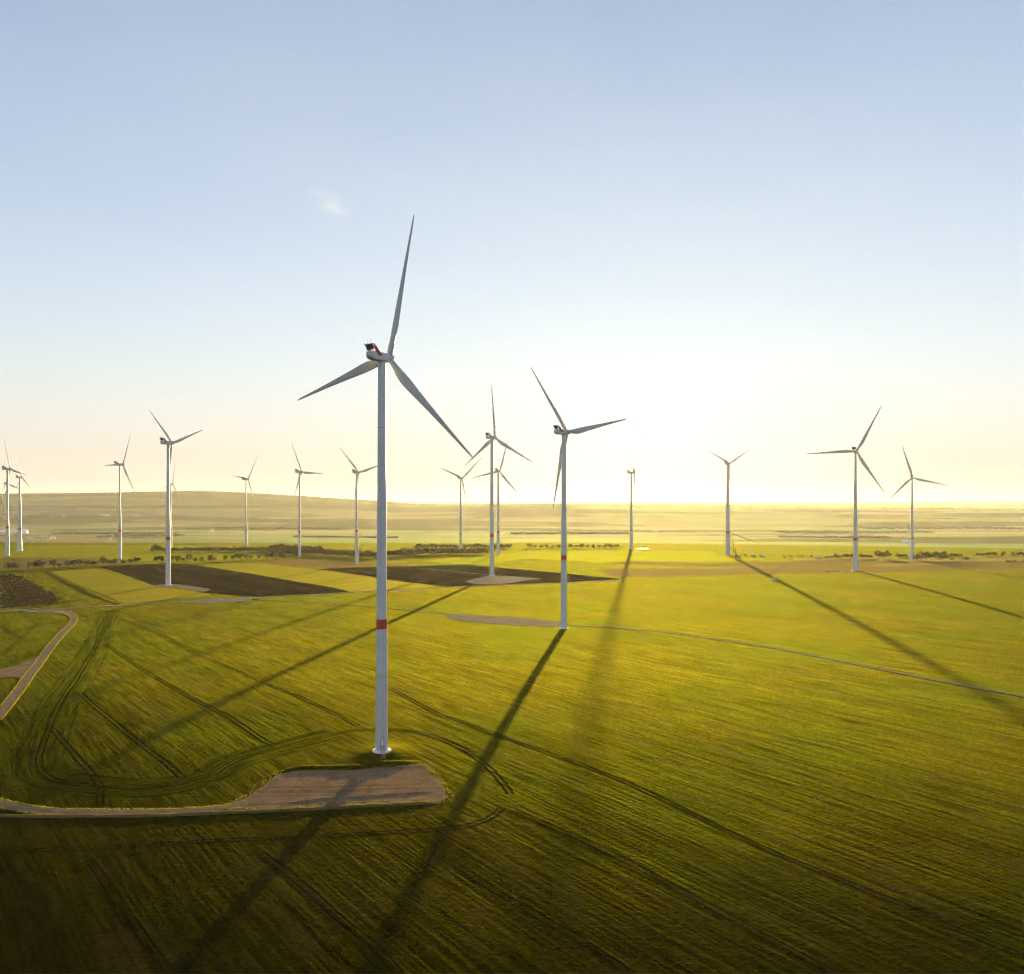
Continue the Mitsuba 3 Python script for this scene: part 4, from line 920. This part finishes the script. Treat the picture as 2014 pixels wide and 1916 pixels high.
SPEC = {'road': [bare_tree(20 + i, 9.5, 6.5, 2.6, 520, 1.15) for i in range(4)],
        'hedge': [bare_tree(40 + i, 9.0, 8.0, 0.8, 640, 1.25) for i in range(4)],
        'round': [bare_tree(60 + i, 15.0, 17.0, 2.0, 1500, 1.6) for i in range(2)]}
TREEPLY = {k: [(mikit.ply(a, 'bark_mat'), mikit.ply(b, 'twig_mat' if k == 'road' else 'bush_mat')) for a, b in v] for k, v in SPEC.items()}
TREE_KIND = {'road': ('small_tree', 'road', 'small bare tree in the row along the field road at left', 'tree', 'trees in rows along the left field road', 1.0),
             'big': ('large_bush', 'round', 'large dark bush at the left end of the thin hedge', 'bush', None, 0.8),
             'hedge': ('hedge_tree', 'hedge', 'bare brown bush in the thin hedge at left', 'bush', 'bushes of the thin left hedge', 0.95),
             'belt': ('hedge_tree', 'hedge', 'bare brown tree in the thick hedge belt behind the middle turbines', 'tree', 'trees of the hedge belt', 1.2),
             'far': ('hedge_tree', 'hedge', 'hazy low bush along the far edge of the plateau under the sun', 'bush', 'bushes on the far plateau edge', 0.95),
             'right': ('hedge_tree', 'hedge', 'bare bush in the broken hedge behind the right turbines', 'bush', 'bushes of the right hedge', 0.8),
             'round': ('round_tree', 'round', 'broad round bare tree near the rightmost turbine', 'tree', 'round bare trees by the rightmost turbine', 0.72),
             'low': ('low_bush', 'hedge', 'low dark bush in the open field at right', 'bush', 'low bushes in the right field', 0.45)}
ORD = ['first', 'second', 'third', 'fourth', 'fifth', 'sixth', 'seventh', 'eighth', 'ninth', 'tenth', 'eleventh', 'twelfth', 'thirteenth', 'fourteenth', 'fifteenth', 'sixteenth', 'seventeenth', 'eighteenth', 'nineteenth']
ORD += ['twentieth'] + ['twenty-' + o for o in ORD[:9]] + ['thirtieth'] + ['thirty-' + o for o in ORD[:9]] + ['fortieth'] + ['forty-' + o for o in ORD[:9]]
RANK = {}
for kind in ('road', 'right', 'round', 'low'):
    for i, k in enumerate(sorted((k for k, t in enumerate(TREES) if t[0] == kind), key=lambda k: TREES[k][1] / TREES[k][2])):
        RANK[k] = ORD[i]
RANK_TEXT = {'road': 'small bare tree, {} from the left in the row along the left field road', 'right': 'bare bush, {} from the left in the broken hedge behind the right turbines',
             'round': 'broad round bare tree, {} from the left of those near the rightmost turbine', 'low': 'low dark bush, {} from the left in the open field at right'}
rng = np.random.default_rng(5)
for tree_no, (kind, x, y) in enumerate(TREES):
    name, spec, text, cat, grp, s0 = TREE_KIND[kind]
    key = numbered(name)
    wood, crown = TREEPLY[spec][rng.integers(len(TREEPLY[spec]))]
    s = s0 * rng.uniform(0.75, 1.2)
    m = T().translate([x, y, Zt(x, y)]) @ T().rotate([0, 0, 1], float(rng.uniform(0, 360))) @ T().scale([float(s), float(s), float(s * rng.uniform(0.85, 1.15))])
    scene[f'{key}__trunk'] = {**wood, 'to_world': m}
    scene[f'{key}__crown'] = {**crown, 'to_world': m}
    label(key, RANK_TEXT[kind].format(RANK[tree_no]) if tree_no in RANK else text, cat, group=grp)


def blades_along(pts, height, width, lean, seed):
    """Grass blades, one triangle each, standing at the points (n, 2)."""
    r = np.random.default_rng(seed)
    n = len(pts)
    z = terrain(pts[:, 0], pts[:, 1])
    a = r.uniform(0, 2 * np.pi, n)
    h = height * r.uniform(0.5, 1.3, n)
    w = width * r.uniform(0.6, 1.4, n)
    c = np.column_stack([pts, z])
    e = np.column_stack([np.cos(a) * w, np.sin(a) * w, np.zeros(n)])
    tip = np.column_stack([r.normal(0, lean, n) * h, r.normal(0, lean, n) * h, h])
    v = np.stack([c - e, c + e, c + tip], 1).reshape(-1, 3)
    return v, np.arange(3 * n).reshape(-1, 3)


def strip_points(line, s, o0, o1, per_m2, seed):
    r = np.random.default_rng(seed)
    n = int(s[-1] * abs(o1 - o0) * per_m2)
    t = r.uniform(0, s[-1], n)
    nn = normals2(line)
    p = np.stack([np.interp(t, s, line[:, 0]), np.interp(t, s, line[:, 1])], 1)
    q = np.stack([np.interp(t, s, nn[:, 0]), np.interp(t, s, nn[:, 1])], 1)
    o = o0 + (o1 - o0) * r.beta(2, 2, n)
    return p + q * o[:, None]


vp = []
for k, side in (('left', 1), ('left', -1), ('access', 1), ('access', -1)):
    pts, wide = ROADS[k]
    line, s = smooth_line(pts, 3.0)
    vp.append(strip_points(line, s, side * (wide / 2 - 0.1), side * (wide / 2 + 1.2), 10, len(vp)))
edge = np.array(SHEETS['pad1'] + SHEETS['pad1'][:1])
for a, b in zip(edge[:-1], edge[1:]):
    L = np.linalg.norm(b - a)
    line = np.stack([np.linspace(a[i], b[i], max(2, int(L))) for i in (0, 1)], 1)
    vp.append(strip_points(line, np.linspace(0, L, len(line)), -2.4, 2.4, 2.2, len(vp)))
v, f = blades_along(np.vstack(vp), 0.5, 0.10, 0.25, 3)
put('verge_grass', (v, f), 'grass_mat')
label('verge_grass', 'yellow tufts of dry grass along the edges of the tracks and the gravel pad', 'grass', 'stuff')
# scrub on the rough ground at left
g = shapely.Polygon(SHEETS['scrub']).buffer(0)
r = np.random.default_rng(8)
x0, y0, x1, y1 = g.bounds
p = np.column_stack([r.uniform(x0, x1, 12000), r.uniform(y0, y1, 12000)])
p = p[shapely.contains_xy(g, p[:, 0], p[:, 1])]
p = p + r.normal(0, 1, p.shape) * r.gamma(1.2, 7.0, (len(p), 1))
p = p[p[:, 1] > np.interp(p[:, 0], [q[0] for q in ROADS['main'][0]], [q[1] for q in ROADS['main'][0]]) + 6]
v, f = blades_along(p, 1.5, 0.35, 0.45, 9)
put('scrub', (v, f), 'bush_mat')
label('scrub', 'dark brown scrub covering the rough ground at the left edge', 'scrub', 'stuff')

# ---------------------------------------------------------------- valley: woods, houses, dome


def clump(n, sx, sy, h, seed):
    r = np.random.default_rng(seed)
    ball = trimesh.creation.icosphere(1, 1.0)
    ms = []
    for _ in range(n):
        b = ball.copy()
        s = h * r.uniform(0.45, 0.75)
        b.vertices *= [s * 1.5, s * 1.5, s]
        b.vertices += r.normal(0, 0.12, b.vertices.shape) * h * 0.5
        x, y = r.uniform(-sx, sx), r.uniform(-sy, sy)
        b.vertices += [x, y, h * 0.4]
        ms.append(b)
    return ms


WOODS = [(-1650, 3700, 170, 60), (-2050, 4300, 300, 80), (-700, 3500, 220, 50), (-1500, 5200, 500, 110), (300, 4200, 300, 60), (1900, 4600, 420, 80), (2650, 5200, 480, 110), (1500, 3900, 260, 50)]
for i, (x, y, sx, sy) in enumerate(WOODS):
    ms = clump(int(sx / 1.6), sx, sy, 8, 100 + i)
    for b in ms:
        b.vertices += [x, y, Zt(x + b.vertices[:, 0].mean(), y + b.vertices[:, 1].mean())]
    key = put(numbered('far_woodland'), join(*ms), 'wood_mat', 60)
    label(key, 'hazy dark strip of woodland down in the far valley', 'woodland', 'stuff')


def house(name, x, y, L, W, H, rot, text, group, roof='roof_mat'):
    key = numbered(name)
    m = T().translate([x, y, Zt(x, y)]) @ T().rotate([0, 0, 1], rot)
    put(f'{key}__wall', box((L, W, H + 2), (0, 0, H / 2 - 1)), 'wall_mat', to_world=m)
    rr = W * 0.32
    prism = hull([(sx * (L / 2 + 0.4), sy * (W / 2 + 0.5), H) for sx in (-1, 1) for sy in (-1, 1)] + [(sx * (L / 2 + 0.4), 0, H + rr) for sx in (-1, 1)])
    put(f'{key}__roof', prism, roof, to_world=m)
    label(key, text, 'house' if name == 'house' else 'building', group=group)


HOUSE_RANK = {h: i for i, h in enumerate(sorted(HOUSES, key=lambda h: h[0] / h[1]))}
rng = np.random.default_rng(21)
for x, y in HOUSES:
    house('house', x, y, rng.uniform(7, 11), rng.uniform(6, 8), rng.uniform(3.5, 5), float(rng.uniform(-40, 40)), f'tiny pale house, {ORD[HOUSE_RANK[(x, y)]]} from the left among the hazy valley houses', 'houses of the valley villages', 'roof_mat' if rng.random() < 0.6 else 'wall_mat')
x, y = PLACES['shed']
house('long_shed', x, y, 110, 22, 7, 4.0, 'long white shed beside the dome at the left edge of the valley', None, 'sheet_mat')
x, y = PLACES['dome']
d = lathe([(17, -2), (17, 6), (16, 12), (13.5, 17), (9, 21), (4, 23), (0.3, 23.6)], 28)
put('biogas_dome', d, 'sheet_mat', 40, to_world=T().translate([x, y, Zt(x, y)]))
label('biogas_dome', 'white round dome tank in the valley beside the second tower from the left', 'tank')
for k, text in (('hall', 'long pale hall in the valley left of the left ploughed field turbine'), ('hall2', 'second long pale hall in the left valley, nearer the tower'), ('hall3', 'bright hall glinting in the haze below the sun'), ('hall4', 'pale hall in the valley left of the rightmost turbine'), ('hall5', 'pale hall in the valley left of the turbine in the thin hedge')):
    x, y = PLACES[k]
    house('farm_hall', x, y, {'hall': 70, 'hall2': 55, 'hall3': 34, 'hall4': 26, 'hall5': 14}[k], 12, 4, 3.0, text, None, 'sheet_mat')
x, y = PLACES['tower']
put('white_silo', lathe([(2.2, -2), (2.2, 8), (1.7, 9.2), (0.7, 9.9), (0.1, 10)], 18), 'wall_mat', 40, to_world=T().translate([x, y, Zt(x, y)]))
label('white_silo', 'small white silo at the edge of the left valley field', 'silo')

# ---------------------------------------------------------------- works at the turbines
# crane
x, y = PLACES['crane']
cz = Zt(x, y)


def lattice(p, q, w, bays):
    p, q = np.asarray(p, float), np.asarray(q, float)
    d = (q - p) / np.linalg.norm(q - p)
    a = np.cross(d, [0, 1, 0])
    a /= np.linalg.norm(a)
    b = np.cross(d, a)
    c = [(a + b) * w / 2, (a - b) * w / 2, (-a - b) * w / 2, (-a + b) * w / 2]
    out = [beam(p + k, q + k, 0.16, 4) for k in c]
    for i in range(bays):
        s, t = p + (q - p) * i / bays, p + (q - p) * (i + 1) / bays
        for j in range(4):
            u, v_ = (c[j], c[(j + 1) % 4]) if i % 2 else (c[(j + 1) % 4], c[j])
            out.append(beam(s + u, t + v_, 0.08, 3))
    return join(*out)


m = T().translate([x, y, cz])
put('crane__boom', lattice((0, 0, 2.5), (-12.5, 0, 42), 2.6, 16), 'crane_mat', to_world=m)
put('crane__jib', lattice((-12.5, 0, 42), (40, 4, 24), 0.9, 22), 'crane_mat', to_world=m)
put('crane__mast', lattice((0, 0, 2.5), (-12.8, -3, 18), 0.9, 8), 'crane_mat', to_world=m)
put('crane__cab', box((6, 4.2, 3.2), (0.6, 0, 2.9), 0.3), 'crane_mat', to_world=m)
for i, sy in enumerate((-2.6, 2.6)):
    put('crane__track' + (f'_{i:03d}' if i else ''), box((8.5, 1.2, 1.4), (0, sy, 0.7), 0.4), 'rubber_mat', to_world=m)
label('crane', 'yellow lattice crane standing beside a turbine foot right of the sun', 'crane')
for k, L, text in (('cont', 8, 'pale work container on the ground right of the crane'), ('cont2', 5, 'small work container, farther right of the crane than the pale one'), ('boxw', 9, 'white works trailer in front of the bushes left of the right turbine')):
    x, y = PLACES[k]
    key = numbered('work_container')
    mm = T().translate([x, y, Zt(x, y)]) @ T().rotate([0, 0, 1], 12)
    put(f'{key}__body', box((L, 3, 3.0), (0, 0, 1.7), 0.08), 'wall_mat', to_world=mm)
    put(f'{key}__skid', join(box((L, 0.4, 0.22), (0, -1.1, 0.1)), box((L, 0.4, 0.22), (0, 1.1, 0.1))), 'rubber_mat', to_world=mm)
    put(f'{key}__door', box((1.0, 0.08, 2.0), (L * 0.2, -1.52, 1.4)), 'seam_mat', to_world=mm)
    label(key, text, 'container')


def tarp(name, x, y, L, W, rot, seed, text):
    key = numbered(name)
    r = np.random.default_rng(seed)
    n = 9
    a, b = np.meshgrid(np.linspace(-L / 2, L / 2, n), np.linspace(-W / 2, W / 2, n), indexing='ij')
    h = 0.35 + 0.55 * meshkit.fbm(np.stack([a / 2.5, b / 2, 0 * a + seed], -1), 3, seed)
    t = np.radians(rot)
    X, Y = x + a * np.cos(t) - b * np.sin(t), y + a * np.sin(t) + b * np.cos(t)
    v = np.stack([X, Y, terrain(X, Y) + h], -1).reshape(-1, 3)
    i = (np.arange(n - 1)[:, None] * n + np.arange(n - 1)).ravel()
    put(key, (v, np.vstack([np.stack([i, i + n, i + n + 1], 1), np.stack([i, i + n + 1, i + 1], 1)])), 'sheet_mat', True)
    label(key, text, 'tarpaulin')


x, y = PLACES['sheet']
tarp('white_tarpaulin', x, y, 13, 7, -8, 1, 'bright white tarpaulin on the ground right of the turbine under the glare')
tarp('white_tarpaulin', x + 9, y - 14, 9, 5, 5, 2, 'smaller white tarpaulin beside the bright one under the glare')
x, y = PLACES['pile']
tarp('white_tarpaulin', x + 5, y - 2, 9, 4, 0, 3, 'white tarpaulin by the rubble left of the right turbine foot')
r = np.random.default_rng(14)
stones = []
for k in range(34):
    b = trimesh.creation.icosphere(1, 1.0)
    b.vertices *= r.uniform(0.3, 0.9, 3)
    b.vertices += r.normal(0, 0.08, b.vertices.shape)
    px_, py_ = x + r.normal(-4, 7), y + r.normal(0, 2.5)
    b.vertices += [px_, py_, Zt(px_, py_) + 0.3]
    stones.append(b)
put('rubble', join(*stones), 'gravel_mat', uv=None)
label('rubble', 'low heap of brownish rubble left of the right turbine foot', 'rubble', 'stuff')
x, y = PLACES['heap']
b = lathe([(5.5, -0.5), (4.6, 0.7), (3.0, 2.2), (1.2, 3.4), (0.1, 3.7)], 16)
b.vertices += 0.5 * (meshkit.fbm(np.array(b.vertices) / 1.5, 3, 4)[:, None] - 0.5)
put('soil_heap', b, 'stubble_mat', 40, to_world=T().translate([x, y, Zt(x, y)]))
label('soil_heap', 'small brown soil heap behind the bright white tarpaulin', 'heap')

# van on the field track
x, y = PLACES['van']
vm = T().translate([x, y, Zt(x, y) + 0.05]) @ T().rotate([0, 0, 1], -24.0)


def prism(side, width):
    """Extrudes a side outline (x, z) across y with slightly drawn-in roof."""
    s = np.asarray(side, float)
    rings = []
    for yy, k in ((-width / 2, 0.97), (-width / 2 + 0.12, 1.0), (width / 2 - 0.12, 1.0), (width / 2, 0.97)):
        c = s.mean(0)
        q = c + (s - c) * k
        rings.append(np.stack([q[:, 0], np.full(len(s), yy), q[:, 1]], 1))
    return loft(rings)


put('parked_van__body', prism([(-2.9, 0.45), (2.7, 0.45), (2.95, 0.75), (2.9, 1.2), (2.1, 1.45), (1.5, 2.45), (1.2, 2.6), (-2.8, 2.6), (-2.95, 2.3)], 2.05), 'van_mat', 25, to_world=vm)
put('parked_van__windscreen', prism([(2.05, 1.5), (2.13, 1.52), (1.58, 2.42), (1.5, 2.40)], 1.8), 'dark_mat', to_world=vm)
for i, sy in enumerate((-1, 1)):
    put('parked_van__side_window' + (f'_{i:03d}' if i else ''), box((0.9, 0.04, 0.7), (1.0, sy * 1.03, 1.95)), 'dark_mat', to_world=vm)
for i, (wx, wy) in enumerate(((1.85, -0.92), (1.85, 0.92), (-1.8, -0.92), (-1.8, 0.92))):
    put('parked_van__wheel' + (f'_{i:03d}' if i else ''), beam((wx, wy - 0.13, 0.36), (wx, wy + 0.13, 0.36), 0.36, 18), 'rubber_mat', to_world=vm)
label('parked_van', 'pale blue van parked on the wheel track in the right field', 'van')

# ---------------------------------------------------------------- haze
scene['haze'] = {'type': 'cube', 'to_world': T().translate([0, 6000, 66]) @ T().scale([15500, 9500, 182]), 'bsdf': {'type': 'null'}, 'interior': {'type': 'ref', 'id': 'haze_air'}}
label('haze', 'thin golden evening haze over the land', 'haze', 'stuff')
